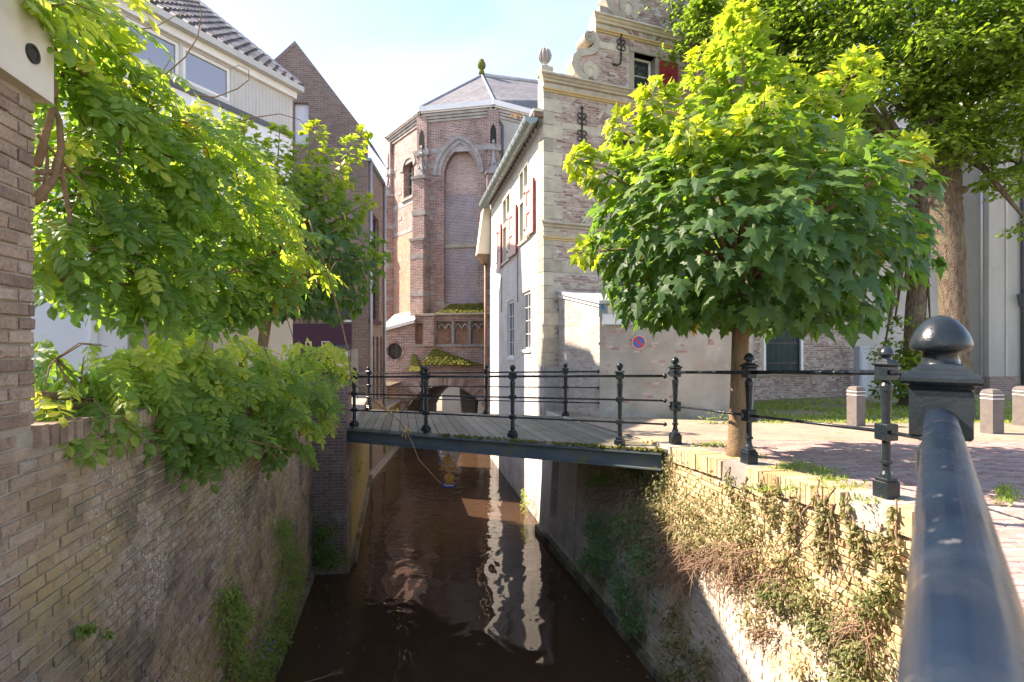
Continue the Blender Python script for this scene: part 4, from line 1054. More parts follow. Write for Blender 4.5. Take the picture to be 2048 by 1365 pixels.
# eaves, roof and finial
ev = MB(); ed = [cLLL, cLL, cL, cR, cRR, cE]
for a, b_ in zip(ed[:-1], ed[1:]):
    f = Fr(a, b_)
    ev.boxf(f, -.12, f.len + .12, -.3, .22, EZ - .05, EZ + .0)
    ev.boxf(f, -.16, f.len + .16, .0, .30, EZ + .003, EZ + .24)
ev.build('eaves', M['white_paint'], ch)
co = MB()
for a, b_ in zip(ed[:-1], ed[1:]):
    f = Fr(a, b_)
    for k in range(3): co.boxf(f, -.02, f.len + .02, -.1, .06 + .05 * k, EZ - .42 + .12 * k, EZ - .32 + .12 * k)
co.build('cornice', M['grey_stone'], ch)
apex = Vector((-1.62, 27.3, 18.75)); rid = Vector((9.5, 30.3, 18.9))
def ep(c, k=.25):
    v = Vector((c[0], c[1], EZ + .2)); ctr = Vector((-1.6, 27.3, EZ)); return v + (v - ctr).normalized() * k
rf = MB()
rf.poly([ep(cLLL), ep(cLL), apex]).poly([ep(cLL), ep(cL), apex]).poly([ep(cL), ep(cR), apex]).poly([ep(cR), ep(cRR), rid, apex]).poly([ep(cRR), Vector((cE[0], cE[1] - .3, EZ + .2)), rid])
rf.build('roof', M['slate'], ch, uv=True)
hp = MB()
for c in (cLL, cL, cR): hp.tube([ep(c) + Vector((0, 0, .03)), apex + Vector((0, 0, .05))], .055, 6)
hp.tube([apex + Vector((0, 0, .05)), rid + Vector((0, 0, .05))], .10, 6)
hp.build('hip_flashing', M['lead'], ch)
fb = MB().lathe(apex, [(.18, 0), (.14, .25), (.08, .3), (.15, .36), (.21, .44), (.23, .56), (.20, .68), (.13, .76), (.14, .82), (.06, .88)], 12)
fb.build('finial', M['moss'], ch, smooth=True)
u = .22
MB().tube([Frr.p(u, .1, EZ + .02), Frr.p(u, .1, EZ - .5), Frr.p(u + .22, .1, EZ - .75), Frr.p(u + .22, .1, 5)], .06, 8).build('downpipe', M['dark_trim'], ch, smooth=True)
# lower storey standing forward, with the tunnel arch over the canal
Fb = Fr((-5.85, 23.05), (-.62, 22.1))
tb = thing('tunnel_front', 'mossy brick lower wall of the church with arched canal tunnel and round window', 'church wall', (-3, 22.6, 0))
uL = Fb.at(829); uR = Fb.len
ua, zs = Fb.uz(801, 832); ub2, _ = Fb.uz(979, 832); zc = Fb.uz(890, 771)[1]
ar = seg_arch(ua, ub2, zs, zc, 20)
ow_u, ow_z = Fb.uz(789, 703)
circ = lambda r: [(ow_u + r * math.cos(a), ow_z + r * math.sin(a)) for a in np.linspace(0, 2 * math.pi, 29)[:-1]]
zl0 = Fb.uz(776, 660)[1]; zl1 = Fb.uz(829, 641)[1]; zt = Fb.uz(900, 630)[1]
hole_t = [(ub2, -.5)] + ar[::-1] + [(ua, -.5)]
pu0, pu1 = Fb.at(872), Fb.at(973); pz0, pz1 = Fb.uz(920, 688)[1], Fb.uz(920, 642)[1]
su0, su1 = Fb.at(829), Fb.at(849)
MB().wall(Fb, [(0, -.6), (uR, -.6), (uR, zt), (uL, zt), (uL, zl1), (0, zl0)], [hole_t[::-1], circ(.37)[::-1], rect(pu0, pu1, pz0, pz1)[::-1], rect(su0 + .02, su1, pz0, pz1 - .1)[::-1]], reveal=.4).build('wall_face', M['church_brick'], tb, uv=True)
vs_ = []
nV = 62
oar = seg_arch(ua - .42, ub2 + .42, zs - .1, zc + .42, nV); iar = seg_arch(ua, ub2, zs, zc, nV)
vm = MB()
for i in range(nV):
    a, b_, c, d = oar[i], oar[i + 1], iar[i + 1], iar[i]
    sh_ = lambda p, q, t: (p[0] + (q[0] - p[0]) * t, p[1] + (q[1] - p[1]) * t)
    vm.prism(Fb, [sh_(a, b_, .1), sh_(a, b_, .9), sh_(d, c, .9), sh_(d, c, .1)], -.1, .03, random.random())
vm.build('arch_voussoirs', M['gable'], tb, kind='stuff')
A = circ(.46) + circ(.46)[:1]; B = circ(.37) + circ(.37)[:1]
n = 28; rg = MB()
for i in range(n):
    a0, a1 = 2 * math.pi * (i + .1) / n, 2 * math.pi * (i + .9) / n
    rg.prism(Fb, [(ow_u + r * math.cos(a), ow_z + r * math.sin(a)) for r, a in ((.37, a0), (.47, a0), (.47, a1), (.37, a1))], -.02, .03, random.random())
ow = rg.build('round_window', M['gable'], tb)
MB().prism(Fb, circ(.40), -.22, -.2).build('pane', M['dark_glass'], ow)
ir = MB()
for t in (-.12, .12): ir.boxf(Fb, ow_u + t - .01, ow_u + t + .01, -.2, -.18, ow_z - .34, ow_z + .34).boxf(Fb, ow_u - .34, ow_u + .34, -.2, -.185, ow_z + t - .01, ow_z + t + .01)
ir.build('bars', M['black'], ow)
# recessed tracery panels
pw = (pu1 - pu0) / 3
MB().wall(Fb, rect(su0, pu1 + .05, pz0 - .05, pz1 + .05), v=-.3).build('panel_back', M['church_red'], tb, uv=True)
for i in range(3):
    a = pu0 + pw * i
    if i: MB().boxf(Fb, a - .06, a + .06, -.3, -.02, pz0, pz1).build('mullion', M['grey_stone'], tb)
    tr = MB(); zz = pz1 - .36
    for k in range(2):
        m0 = a + .06 + (pw - .12) * k / 2; m1 = a + .06 + (pw - .12) * (k + 1) / 2
        P_ = arch(m0, m1, zz, zz + .26, 6); Q_ = arch(m0 + .045, m1 - .045, zz, zz + .19, 6)
        tr.strip(Fb, P_, Q_, -.29, -.1)
    tr.prism(Fb, [(a + .06, pz1)] + [(u_, z_) for u_, z_ in arch(a + .06, a + pw - .06, zz + .12, zz + .34, 6)] + [(a + pw - .06, pz1)], -.29, -.14)
    tr.build('tracery', M['grey_stone'], tb)
MB().boxf(Fb, Fb.at(849), Fb.at(871), -.05, .22, pz0 - .1, zt - .05).build('buttress', M['church_brick'], tb, uv=True)
MB().boxf(Fb, su0, uR, -.3, .08, pz0 - .13, pz0 - .01).build('sill_course', M['grey_stone'], tb)
cs = MB().boxf(Fb, uL, uR, -.9, .16, zt, zt + .07).boxf(Fb, Fb.at(845), Fb.at(873), -.1, .30, zt - .04, zt + .06); cs.build('cornice', M['sandstone'], tb)
def mosspad(pts, th, name='moss_pad'):
    """mossy weathering: sloped slab bulging from the wall"""
    return pts
def slope(fr, a0, a1, b0, b1, z0, z1, v0, v1):
    return MB().add([fr.p(a0, v1, z0)[:], fr.p(a1, v1, z0)[:], fr.p(b1, v0, z1)[:], fr.p(b0, v0, z1)[:], fr.p(a0, 0, z0)[:], fr.p(a1, 0, z0)[:]], [(0, 1, 2, 3), (1, 5, 2), (0, 3, 4), (4, 5, 1, 0)])
slope(Fb, Fb.at(874), Fb.at(968), Fb.at(893), Fb.at(958), zt + .08, Fb.uz(920, 606)[1], -.75, .0).build('mossy_sill', M['moss'], tb)
mz0, mz1 = Fb.uz(900, 729)[1], Fb.uz(872, 700)[1]
slope(Fb, Fb.at(850), Fb.at(966), Fb.at(868), Fb.at(876), mz0, mz1, .02, .45).build('mossy_weathering', M['moss'], tb)
slope(Fb, Fb.at(824), Fb.at(848), Fb.at(825), Fb.at(831), Fb.uz(836, 742)[1], Fb.uz(826, 708)[1], .02, .4).build('mossy_weathering', M['moss'], tb)
def tufts(fr, a0, a1, b0, b1, z0, z1, v0, v1, n):
    r_ = np.random.default_rng(n); mb = MB()
    for k in range(n):
        t = r_.random() ** 1.3; w_ = r_.random(); u_ = (a0 + (a1 - a0) * w_) * (1 - t) + (b0 + (b1 - b0) * w_) * t
        p = fr.p(u_, v1 + (v0 - v1) * t + .01, z0 + (z1 - z0) * t); s_ = r_.uniform(.015, .045)
        mb.box(p, (s_ * 1.5, s_ * 1.2, s_ * .8), Matrix.Rotation(r_.uniform(0, 3), 3, 'Z') @ Matrix.Rotation(r_.uniform(-.6, .6), 3, 'X'))
    return mb
tufts(Fb, Fb.at(874), Fb.at(968), Fb.at(893), Fb.at(958), zt + .08, Fb.uz(920, 606)[1], -.75, .0, 500).build('moss_tufts', M['moss'], tb, kind='stuff')
tufts(Fb, Fb.at(850), Fb.at(966), Fb.at(868), Fb.at(876), mz0, mz1, .02, .45, 600).build('moss_tufts', M['moss'], tb, kind='stuff')
# lean-to roof left of the choir
a, b_ = Fb.p(-.1, .15, zl0 + .02), Fb.p(uL + .05, .15, zl1 + .02)
MB().poly([a, b_, b_ + Vector((0.35, 1.0, .55)), a + Vector((.4, 1.4, .75))]).build('lead_roof', M['lead'], tb)
MB().add([q[:] for q in (a, b_, b_ + Vector((0, 0, -.14)), a + Vector((0, 0, -.14)))] + [(q + Vector((0, .08, 0)))[:] for q in (a, b_, b_ + Vector((0, 0, -.14)), a + Vector((0, 0, -.14)))], [(0, 3, 2, 1), (4, 5, 6, 7), (3, 7, 6, 2), (0, 1, 5, 4)]).build('verge_board', M['white_paint'], tb)
# inside of the tunnel
tn = MB()
for s_, uu in ((0, ua), (1, ub2)):
    tn.poly([Fb.p(uu, -.4, -.6), Fb.p(uu, -5, -.6), Fb.p(uu, -5, zs + .4), Fb.p(uu, -.4, zs + .05)])
ia2 = seg_arch(ua, ub2, zs, zc, 12)
for (p, q) in zip(ia2[:-1], ia2[1:]): tn.poly([Fb.p(p[0], -.39, p[1]), Fb.p(q[0], -.39, q[1]), Fb.p(q[0], -5, q[1]), Fb.p(p[0], -5, p[1])])
tn.build('tunnel_vault', M['tunnel'], tb)
MB().wall(Fb, rect(ua - 1, ub2 + 1, -.6, 4), v=-9).build('tunnel_backdrop', M['stucco_pale'], tb, uv=True)  # pale wall added behind the open vault to catch sky light
u = Fb.at(905)
frus(Fb, u - .25, u + .25, u - .42, u + .42, -3.2, -2.6, -3.3, -2.5, .2, 2.4).build('tunnel_pier', M['stucco_pale'], tb)

# ---------------------------------------------------------------- brown brick gabled building on the left bank
bb = thing('brown_brick_building', 'modern brown brick building with steep bare gable left of the church', 'building', (-6, 16.7, 2.7))
F0 = Fr((-8.4, 16.55), (-4.70, 16.72)); Fs = Fr((-4.70, 16.72), (-4.86, 19.3))
B0 = F0.len
apx = F0.uz(590, 82); rz = F0.uz(733, 272)
pw_ = (F0.at(587), F0.at(617), F0.uz(600, 290)[1], F0.uz(600, 205)[1])
fw_ = (F0.at(655), F0.at(703), F0.uz(690, 640)[1], F0.uz(690, 600)[1])
MB().wall(F0, [(0, 2.2), (B0, 2.2), (B0, rz[1]), apx, (0, apx[1] - (apx[0]) * .95)], [rect(*pw_)[::-1], rect(*fw_)[::-1]], reveal=.25).build('front_wall', M['brown_brick'], bb, uv=True)
vb = MB()
for (p, q) in ((rz, apx), (apx, (0, apx[1] - apx[0] * .95))):
    d = Vector((q[0] - p[0], q[1] - p[1])).normalized(); nn = Vector((d.y, -d.x)) if True else None
    w = .12
    o2 = Vector((-d.y, d.x)) * -w if p is rz else Vector((-d.y, d.x)) * -w
    s = 1
    pts = [p, q, (q[0] - d.y * -0 + 0, q[1] - w * 1.3), (p[0], p[1] - w * 1.3)]
    vb.prism(F0, pts, -.02, .012)
vb.build('verge_course', M['brown_brick'], bb, uv=True)
MB().boxf(F0, pw_[0], pw_[1], -.22, -.16, pw_[2], pw_[3]).build('white_window_panel', M['house_white'], bb)
window(bb, F0, fw_[0] + .01, fw_[1] - .01, fw_[2], fw_[3], -.1, .06, 2, 1, frame='purple')
MB().boxf(F0, fw_[0], fw_[1] + .02, -.05, .04, fw_[2] - .07, fw_[2] - .003).build('window_sill', M['white_paint'], bb)
pz = (F0.uz(650, 648)[1], F0.uz(650, 760)[1])
MB().boxf(F0, F0.at(575), F0.at(703), 0.004, .03, pz[1], pz[0]).build('plum_panel', M['purple'], bb)
for (x0, x1, y0, y1) in ((644, 660, 683, 700), (612, 624, 683, 700)):
    a, b_ = F0.at(x0), F0.at(x1); window(bb, F0, a, b_, F0.uz(650, y1)[1], F0.uz(650, y0)[1], .05, .03, 1, 1, depth=.02)
MB().boxf(F0, F0.at(703), F0.at(717), .0, .04, 2.5, F0.uz(710, 698)[1]).build('grey_pier', M['stucco'], bb)
lad = MB(); a, b_ = F0.at(675), F0.at(701)
for i in range(5):
    z = F0.uz(690, 700 + i * 20)[1]; lad.boxf(F0, a, b_, .05, .3, z - .22, z - .02)
lad.build('notice_rack', M['white_paint'], bb)
MB().boxf(F0, a - .04, b_ + .03, .031, .05, 2.6, F0.uz(690, 690)[1]).boxf(F0, a - .04, b_ + .03, .031, .34, F0.uz(690, 697)[1], F0.uz(690, 693)[1]).build('rack_frame', M['dark_trim'], bb)
# canal side
S = Fs.len
tw = (Fs.at(739), Fs.at(758), Fs.uz(748, 640)[1], Fs.uz(748, 430)[1])
slits = [(Fs.at(x0), Fs.at(x1), Fs.uz(755, 800)[1], Fs.uz(755, 674)[1]) for x0, x1 in ((744, 749), (752.5, 757), (760.5, 764))]
MB().wall(Fs, rect(0, S, -.6, 10.4), [rect(*tw)[::-1]] + [rect(*s_)[::-1] for s_ in slits], reveal=.25).build('side_wall', M['brown_brick'], bb, uv=True)
window(bb, Fs, tw[0] + .01, tw[1] - .01, tw[2], tw[3], -.12, .07, 2, 3, frame='purple', depth=.1)
for s_ in slits: MB().boxf(Fs, s_[0], s_[1], -.24, -.2, s_[2], s_[3]).build('slit_back', M['purple'], bb)
MB().boxf(Fs, tw[0] - .1, tw[1] + .1, -.1, .08, tw[2] - .14, tw[2] - .005).build('window_sill', M['purple'], bb)
MB().boxf(Fs, -.05, S + .02, -.1, .10, 10.4, 10.5).build('gutter', M['zinc'], bb)
for u, z1 in ((.10, 10.4), (S - .03, 10.4)): MB().tube([Fs.p(u, .08, z1), Fs.p(u, .08, .3)], .045, 8).build('downpipe', M['lead'], bb, smooth=True)
top = F0.p(apx[0], 0, apx[1]); rr_ = F0.p(B0, 0, rz[1]); ll = F0.p(0, 0, apx[1] - apx[0] * .95); bk_ = Vector((-.1, 3.2, 0))
MB().poly([rr_ + Vector((.15, 0, -.3)), rr_ + bk_ + Vector((.15, 0, -.3)), top + bk_, top]).poly([top, top + bk_, ll + bk_, ll]).build('roof', M['slate'], bb, uv=True)
F0b = Fr(F0.p(B0, -2.6, 0), F0.p(0, -2.6, 0))
MB().wall(F0b, [(0, 2.2), (B0, 2.2), (B0, apx[1] - apx[0] * .95), (B0 - apx[0], apx[1]), (0, 10.4)]).build('rear_wall', M['brown_brick'], bb, uv=True)
# low canal wall between this building and the church
Flow = Fr((-4.86, 19.32), (-4.97, 22.9))
lwq = thing('low_quay_wall', 'low brick canal wall between the brown building and the church', 'quay wall', (-4.9, 20, 0))
MB().boxf(Flow, 0, Flow.len, -.3, 0, -.6, 1.9).build('wall_face', M['mossy_wall'], lwq, uv=True)
MB().boxf(Flow, 0, Flow.len, -.34, .05, 1.902, 2.0).build('coping', M['coping_stone'], lwq)
Fsl = Fr((-4.66, 16.74), (-4.97, 22.9))
MB().boxf(Fsl, 0, Fsl.len, -.1, .10, -.5, .14).build('ledge', M['coping_stone'], lwq)

# ---------------------------------------------------------------- white house with pantile roof on the left
wh = thing('white_house', 'white rendered house with clerestory windows and grey pantile roof behind wisteria', 'house', (-6, 12, 2.76))
bcor = Vector((-5.55, 12.95, 0)); dirw = Vector((.51, 1, 0)).normalized()
Fw = Fr(bcor - dirw * 9.5, bcor)
WL = Fw.len
zt_, zb_ = 10.62, 9.72
wx = [(FwA, FwB) for FwA, FwB in ((Fw.at(252), Fw.at(360)), (Fw.at(366), Fw.at(462)))]
gw = (Fw.at(190), Fw.at(255), 2.9, 5.35)
MB().wall(Fw, rect(0, WL, 2.4, zb_)).build('white_wall', M['house_white'], wh, uv=True)
MB().wall(Fw, [(0, zb_), (WL, zb_), (WL, zt_), (0, zt_)], [rect(a, b_, zb_ + .12, zt_ - .04) for a, b_ in wx], reveal=.12).build('clerestory_wall', M['clad'], wh, uv=True)
for i in range(30):
    u = wx[1][1] + .08 + i * .09
    if u < WL - .05: MB().boxf(Fw, u, u + .008, 0, .006, zb_ + .05, zt_).build('cladding_joint', M['clad'], wh)
for a, b_ in wx: window(wh, Fw, a, b_, zb_ + .12, zt_ - .04, -.03, .07, 1, 1, depth=.08, glass='sky_glass')
MB().boxf(Fw, 0, WL + .02, -.05, .05, zb_ - .10, zb_ + .02).build('dark_band', M['dark_trim'], wh)
MB().boxf(Fw, 0, WL + .05, -.2, .10, zt_, zt_ + .16).build('fascia', M['white_paint'], wh)
MB().boxf(Fw, 0, WL + .14, -.2, .26, zt_ + .162, zt_ + .30).build('gutter_box', M['clad'], wh)
cu = Fw.at(425)
MB().boxf(Fw, cu, WL - .02, 0, .03, 2.4, 5.25).build('cream_wall', M['house_cream'], wh)
MB().boxf(Fw, gw[1], cu - .03, .0, .025, 2.5, 5.2).build('grey_door', M['stucco'], wh)
MB().boxf(Fw, Fw.at(178), Fw.at(190), 0, .08, 2.4, 9.6).build('white_post', M['white_paint'], wh)
MB().boxf(Fw, Fw.at(330), Fw.at(395), .026, .06, 2.5, 4.9).build('dark_doorway', M['dark_trim'], wh)
Fend = Fr(Fw.p(WL, 0, 0), Fw.p(WL, -5.2, 0))
tp = .80
MB().wall(Fend, [(0, 2.4), (5.2, 2.4), (5.2, zt_ + 3.4), (4.6, zt_ + .3 + 4.6 * tp), (0, zt_ + .3)]).build('end_wall', M['house_white'], wh, uv=True)
# roof with single pantiles
slope_a = math.atan(tp); up_v = -Fw.N * math.cos(slope_a) + Vector((0, 0, math.sin(slope_a)))
nr = Fw.N * math.sin(slope_a) + Vector((0, 0, math.cos(slope_a)))
e_ = lambda u, s_, h=0: Fw.p(u, .22, zt_ + .28) + up_v * s_ + nr * h
rfb = MB().poly([e_(0, 0, -.05), e_(WL + .1, 0, -.05), e_(WL + .1, 6.0, -.05), e_(0, 6.0, -.05)])
roof = rfb.build('roof', M['dark_trim'], wh)
def tile_mesh(t):
    mb = MB(); nx = 7; w, l = .262, .42; vs = []
    for j, (s_, h) in enumerate(((0, .060), (l, .012))):
        for i in range(nx + 1):
            x = -w / 2 + w * i / nx
            vs.append((x, s_, h + .050 * math.sin(2 * math.pi * i / nx + .6)))
    for i in range(nx + 1):
        x = -w / 2 + w * i / nx
        vs.append((x, 0, .012 + .050 * math.sin(2 * math.pi * i / nx + .6)))
    n = nx + 1
    fs = [(i, i + 1, n + i + 1, n + i) for i in range(nx)] + [(2 * n + i, 2 * n + i + 1, i + 1, i) for i in range(nx)]
    return mb.add(vs, fs, t).data('roof_tile', M['tile'], smooth=False)
tms = [tile_mesh((k + .5) / 6) for k in range(6)]
RB = Matrix((Fw.U, up_v, nr)).transposed().to_euler()
for j in range(15):
    for i in range(20):
        u = WL - .05 - i * .245 - .1
        if u < 0: continue
        px, py = to_px(e_(u, j * .345))
        if px < 150 or py < -60: continue
        o = bpy.data.objects.new('roof_tile', random.choice(tms)); COL.objects.link(o)
        o.parent = roof
        o.location = e_(u, j * .345, random.uniform(-.004, .004)) - Vector(wh['_w']) if False else e_(u, j * .345, random.uniform(-.004, .004))
        o.rotation_euler = (RB.x, RB.y, RB.z + random.uniform(-.01, .01))
vg = MB()
for j in range(16): vg.tube([e_(WL + .06, j * .345, .02), e_(WL + .06, j * .345 + .36, .05)], [.085, .07], 8)
vg.build('verge_tiles', M['tile'], wh)
# ---------------------------------------------------------------- railings
Q2 = math.sqrt(2)
def post_mesh(kind):
    """cast-iron railing post, z = 0 at its foot; kind 'quay' has a mushroom cap, 'bridge' a ball"""
    mb = MB()
    sqr = lambda z0, z1, h, c=.006: mb.lathe((0, 0, 0), [((h - c) * Q2, z0), (h * Q2, z0 + c), (h * Q2, z1 - c), ((h - c) * Q2, z1)], 4)
    rnd = lambda prof, n=14: mb.lathe((0, 0, 0), prof, n)
    if kind == 'quay':
        sqr(0, .135, .076); sqr(.133, .16, .062)
        rnd([(.060, .155), (.052, .19), (.038, .215), (.034, .25), (.034, .262), (.052, .270), (.052, .288), (.036, .296), (.035, .46)])
        sqr(.455, .585, .066)
        rnd([(.036, .58), (.036, .62), (.046, .80), (.050, .84), (.054, .845), (.054, .885), (.046, .90), (.034, .915), (.034, .935)])
        sqr(.925, 1.035, .066)
    else:
        sqr(0, .07, .062); sqr(.068, .11, .045)
        rnd([(.036, .10), (.030, .30)]); sqr(.285, .355, .042)
        rnd([(.030, .35), (.032, .61)]); sqr(.605, .675, .042)
        rnd([(.032, .67), (.044, .86), (.040, .90), (.030, .915), (.030, .935)]); sqr(.925, 1.02, .046)
    if kind == 'quay':
        for v in mb.v: v[:, :2] *= .82
    return mb.data('post', M['iron'])
def cap_mesh(kind):
    mb = MB()
    if kind == 'quay':
        mb.lathe((0, 0, 0), [(.066 * Q2, 1.034), (.070 * Q2, 1.040), (.082 * Q2, 1.044), (.086 * Q2, 1.050), (.086 * Q2, 1.058), (.082 * Q2, 1.064), (.070 * Q2, 1.067), (.066 * Q2, 1.072), (.054 * Q2, 1.078), (.046 * Q2, 1.088)], 4)
        mb.lathe((0, 0, 0), [(.056, 1.072), (.044, 1.088), (.040, 1.108), (.046, 1.116), (.062, 1.117), (.068, 1.122), (.070, 1.130), (.068, 1.140), (.062, 1.154), (.051, 1.170), (.036, 1.184), (.019, 1.193), (.004, 1.196)], 36)
    else:
        mb.lathe((0, 0, 0), [(.052 * Q2, 1.019), (.060 * Q2, 1.03), (.050 * Q2, 1.045), (.02 * Q2, 1.05)], 4)
        mb.lathe((0, 0, 0), [(.028, 1.045), (.022, 1.06), (.030, 1.068), (.044, 1.09), (.048, 1.112), (.042, 1.136), (.026, 1.152), (.006, 1.158)], 16)
    if kind == 'quay':
        for v in mb.v: v[:, :2] *= .80
    me = mb.data('cap', M['iron'], smooth=False)
    for p in me.polygons: p.use_smooth = len(p.vertices) == 4 and p.area < .0004
    return me
PM = {k: (post_mesh(k), cap_mesh(k)) for k in ('quay', 'bridge')}
def add_post(parent, p, kind, rotz):
    o = bpy.data.objects.new('post', PM[kind][0]); COL.objects.link(o); o.parent = parent
    o.matrix_parent_inverse = Matrix.Translation(-Vector(parent['_w'])); o.location = p; o.rotation_euler.z = rotz
    c = bpy.data.objects.new('cap', PM[kind][1]); COL.objects.link(c); c.parent = o
    return o
def rail(parent, a, b, r, mat='iron', knobs=(False, False), seg=12):
    a, b = Vector(a), Vector(b)
    d = (b - a).normalized()
    o = MB().tube([a, b], r, seg).build('rail', M[mat], parent, smooth=True)
    for k, (p, s) in enumerate(((a, -1), (b, 1))):
        if knobs[k]:
            MB().tube([p + d * s * t for t in (-.01, .005, .02, .035, .045)], [r * 1.1, r * 1.9, r * 2.1, r * 1.6, r * .4], 12).build('end_knob', M['iron'], o, smooth=True)
    return o
# quay railing on the right
P1 = Vector((.962, 1.15, 3.27)); PQ = [Vector((x, y, zg(y) + .008)) for x, y in POSTS]
qr = thing('quay_railing', 'black iron railing with mushroom-capped posts along the right quay', 'railing', PQ[1][:])
dirq = math.atan2(PQ[0].y - PQ[2].y, PQ[0].x - PQ[2].x)
PC = Vector((2.93, 3.47, zg(3.47) + .008))
for p in PQ + [PC]: add_post(qr, p, 'quay', dirq)
for h, r in ((.985, .021), (.52, .015)):
    dz = Vector((0, 0, h)); e = (PQ[2] - PQ[1]).normalized()
    rail(qr, PQ[2] + dz + e * .11, PQ[2] + dz, r, knobs=(True, False)); rail(qr, PQ[2] + dz, PQ[1] + dz, r); rail(qr, PQ[1] + dz, PQ[0] + dz, r)
    rail(qr, PQ[0] + dz, PC + dz, r); rail(qr, PC + dz, P1 + dz - Vector((0, 0, .02)), r)
fgr = thing('foreground_railing', 'large blue-black handrail and capped post close to the viewer', 'railing', P1[:])
ddir = Vector((.96, 1.15, 0)).normalized()
add_post(fgr, P1, 'quay', math.atan2(ddir.y, ddir.x))
rz_ = P1.z + .965
rd = Vector((.75, .915, 0)).normalized()
rail(fgr, Vector((P1.x, P1.y, rz_)) - rd * .03, Vector((P1.x, P1.y, rz_)) - rd * 3.2, .0285, 'rail', seg=36)
rail(fgr, Vector((P1.x, P1.y, P1.z + .52)), Vector((P1.x, P1.y, P1.z + .52)) - rd * 3.2, .016)

# ---------------------------------------------------------------- footbridge
def yn(x): return 7.27 - .603 * (x - 1.53)
def yf(x): return 11.0 - .55 * (x - 1.15)
def zd(x, y=None):
    z = 2.795 + (x + 3.1) * .040
    return z if y is None else z - .034 * max(0., y - yn(x))
br = thing('footbridge', 'low footbridge of wooden planks on painted steel beams crossing the canal', 'bridge', (-.8, 9, zd(-.8)))
def beam(p0, p1, inw, name):
    """steel channel along the deck edge: web, two flanges"""
    p0, p1 = Vector(p0), Vector(p1); d = (p1 - p0); d.z = 0; d.normalize(); n = Vector((d.y, -d.x, 0)) * inw
    mb = MB(); zv = Vector((0, 0, 1))
    def bar(v0, v1, z0, z1):
        vs = [(p + n * v + zv * z)[:] for z in (z0, z1) for (p, v) in ((p0, v1), (p1, v1), (p1, v0), (p0, v0))]
        mb.add(vs, CUBE_F)
    bar(-.02, 0, -.258, -.07); bar(-.10, .07, -.07, -.052); bar(-.10, .07, -.278, -.259)
    return mb.build(name, M['steel'], br)
nl, nr_ = (-3.45, yn(-3.45) - .1, zd(-3.45)), (2.02, yn(2.02) - .1, zd(2.02))
beam(nl, nr_, 1, 'edge_beam'); beam((-3.9, yf(-3.9) + .1, zd(-3.9, yf(-3.9))), (1.7, yf(1.7) + .1, zd(1.7, yf(1.7))), -1, 'edge_beam')
for t in (.33, .67): beam((-3.6, yn(-3.6) * (1 - t) + yf(-3.6) * t, zd(-3.6) - .14), (1.75, yn(1.75) * (1 - t) + yf(1.75) * t, zd(1.75) - .14), 1, 'cross_beam')
x = -3.62
k = 0
cd = Vector((-.21, 1, 0))
while x < 2.15:
    w = .185
    def hit(x0, fn, off):
        # walk along the canal direction from the near edge to the far edge
        y = fn(x0) + off
        for _ in range(6):
            t = (y - (yn(x0) - .12)) ; xx = x0 - .21 * t; y = fn(xx) + off
        return xx, y
    a = (x, yn(x) - .12); b = (x + w, yn(x + w) - .12); c = hit(x + w, yf, .12); d = hit(x, yf, .12)
    j = random.uniform(-.004, .004)
    vs = [(p[0], p[1], zd(p[0], p[1]) - .05 + j) for p in (a, b, c, d)] + [(p[0], p[1], zd(p[0], p[1]) + j) for p in (a, b, c, d)]
    MB().add(vs, CUBE_F, random.random()).build('plank', M['plank'], br)
    x += .197
    k += 1
nposts = [1.53, .01, -1.53, -3.1]; fposts = [1.15, -.59, -2.25, -3.85]
angn = math.atan2(-.603, 1); angf = math.atan2(-.55, 1)
for nm, xs, fn, ang, lab, x_r, x_l in (('bridge_railing', nposts, yn, angn, 'three-bar black iron railing on the near side of the footbridge', 2.06, -3.30), ('bridge_railing', fposts, yf, angf, 'three-bar black iron railing on the far side of the footbridge', 1.78, -4.2)):
    rt = thing(nm, lab, 'railing', (xs[1], fn(xs[1]), zd(xs[1])), group='footbridge railings')
    sgn = -1 if fn is yn else 1
    for x in xs:
        add_post(rt, Vector((x, fn(x), zd(x, fn(x)) + .005)), 'bridge', ang)
        n = Vector((math.sin(-ang), -math.cos(ang), 0)) * (1 if fn is yn else -1)
        # raking bracket under the post, welded to the beam
        p = Vector((x, fn(x), zd(x, fn(x))))
        MB().tube([p + Vector((.0, 0, -.005)) + n * .13, p + Vector((.05, 0, -.24)) + n * .10], [.022, .014], 6).box(p + n * .09 + Vector((0, 0, -.01)), (.07, .06, .012)).build('bracket', M['iron'], rt)
    for h, r in ((.975, .019), (.64, .014), (.32, .014)):
        rail(rt, (x_l, fn(x_l), zd(x_l, fn(x_l)) + h), (x_r, fn(x_r), zd(x_r, fn(x_r)) + h), r, knobs=(True, True))
# moss along the deck edge
mm = MB(); rr = np.random.default_rng(8)
for i in range(240):
    x = 2.0 - 3.2 * rr.random() ** 1.5
    p = np.array([x, yn(x) - .125 + rr.normal(0, .018), zd(x) - .005 + rr.uniform(-.03, .012)])
    s_ = rr.uniform(.006, .017)
    mm.box(p, (s_ * 1.4, s_, s_ * .8), Matrix.Rotation(rr.uniform(0, 3), 3, 'Z') @ Matrix.Rotation(rr.uniform(0, 1), 3, 'X'))
mm.build('moss', M['moss'], br, kind='stuff')

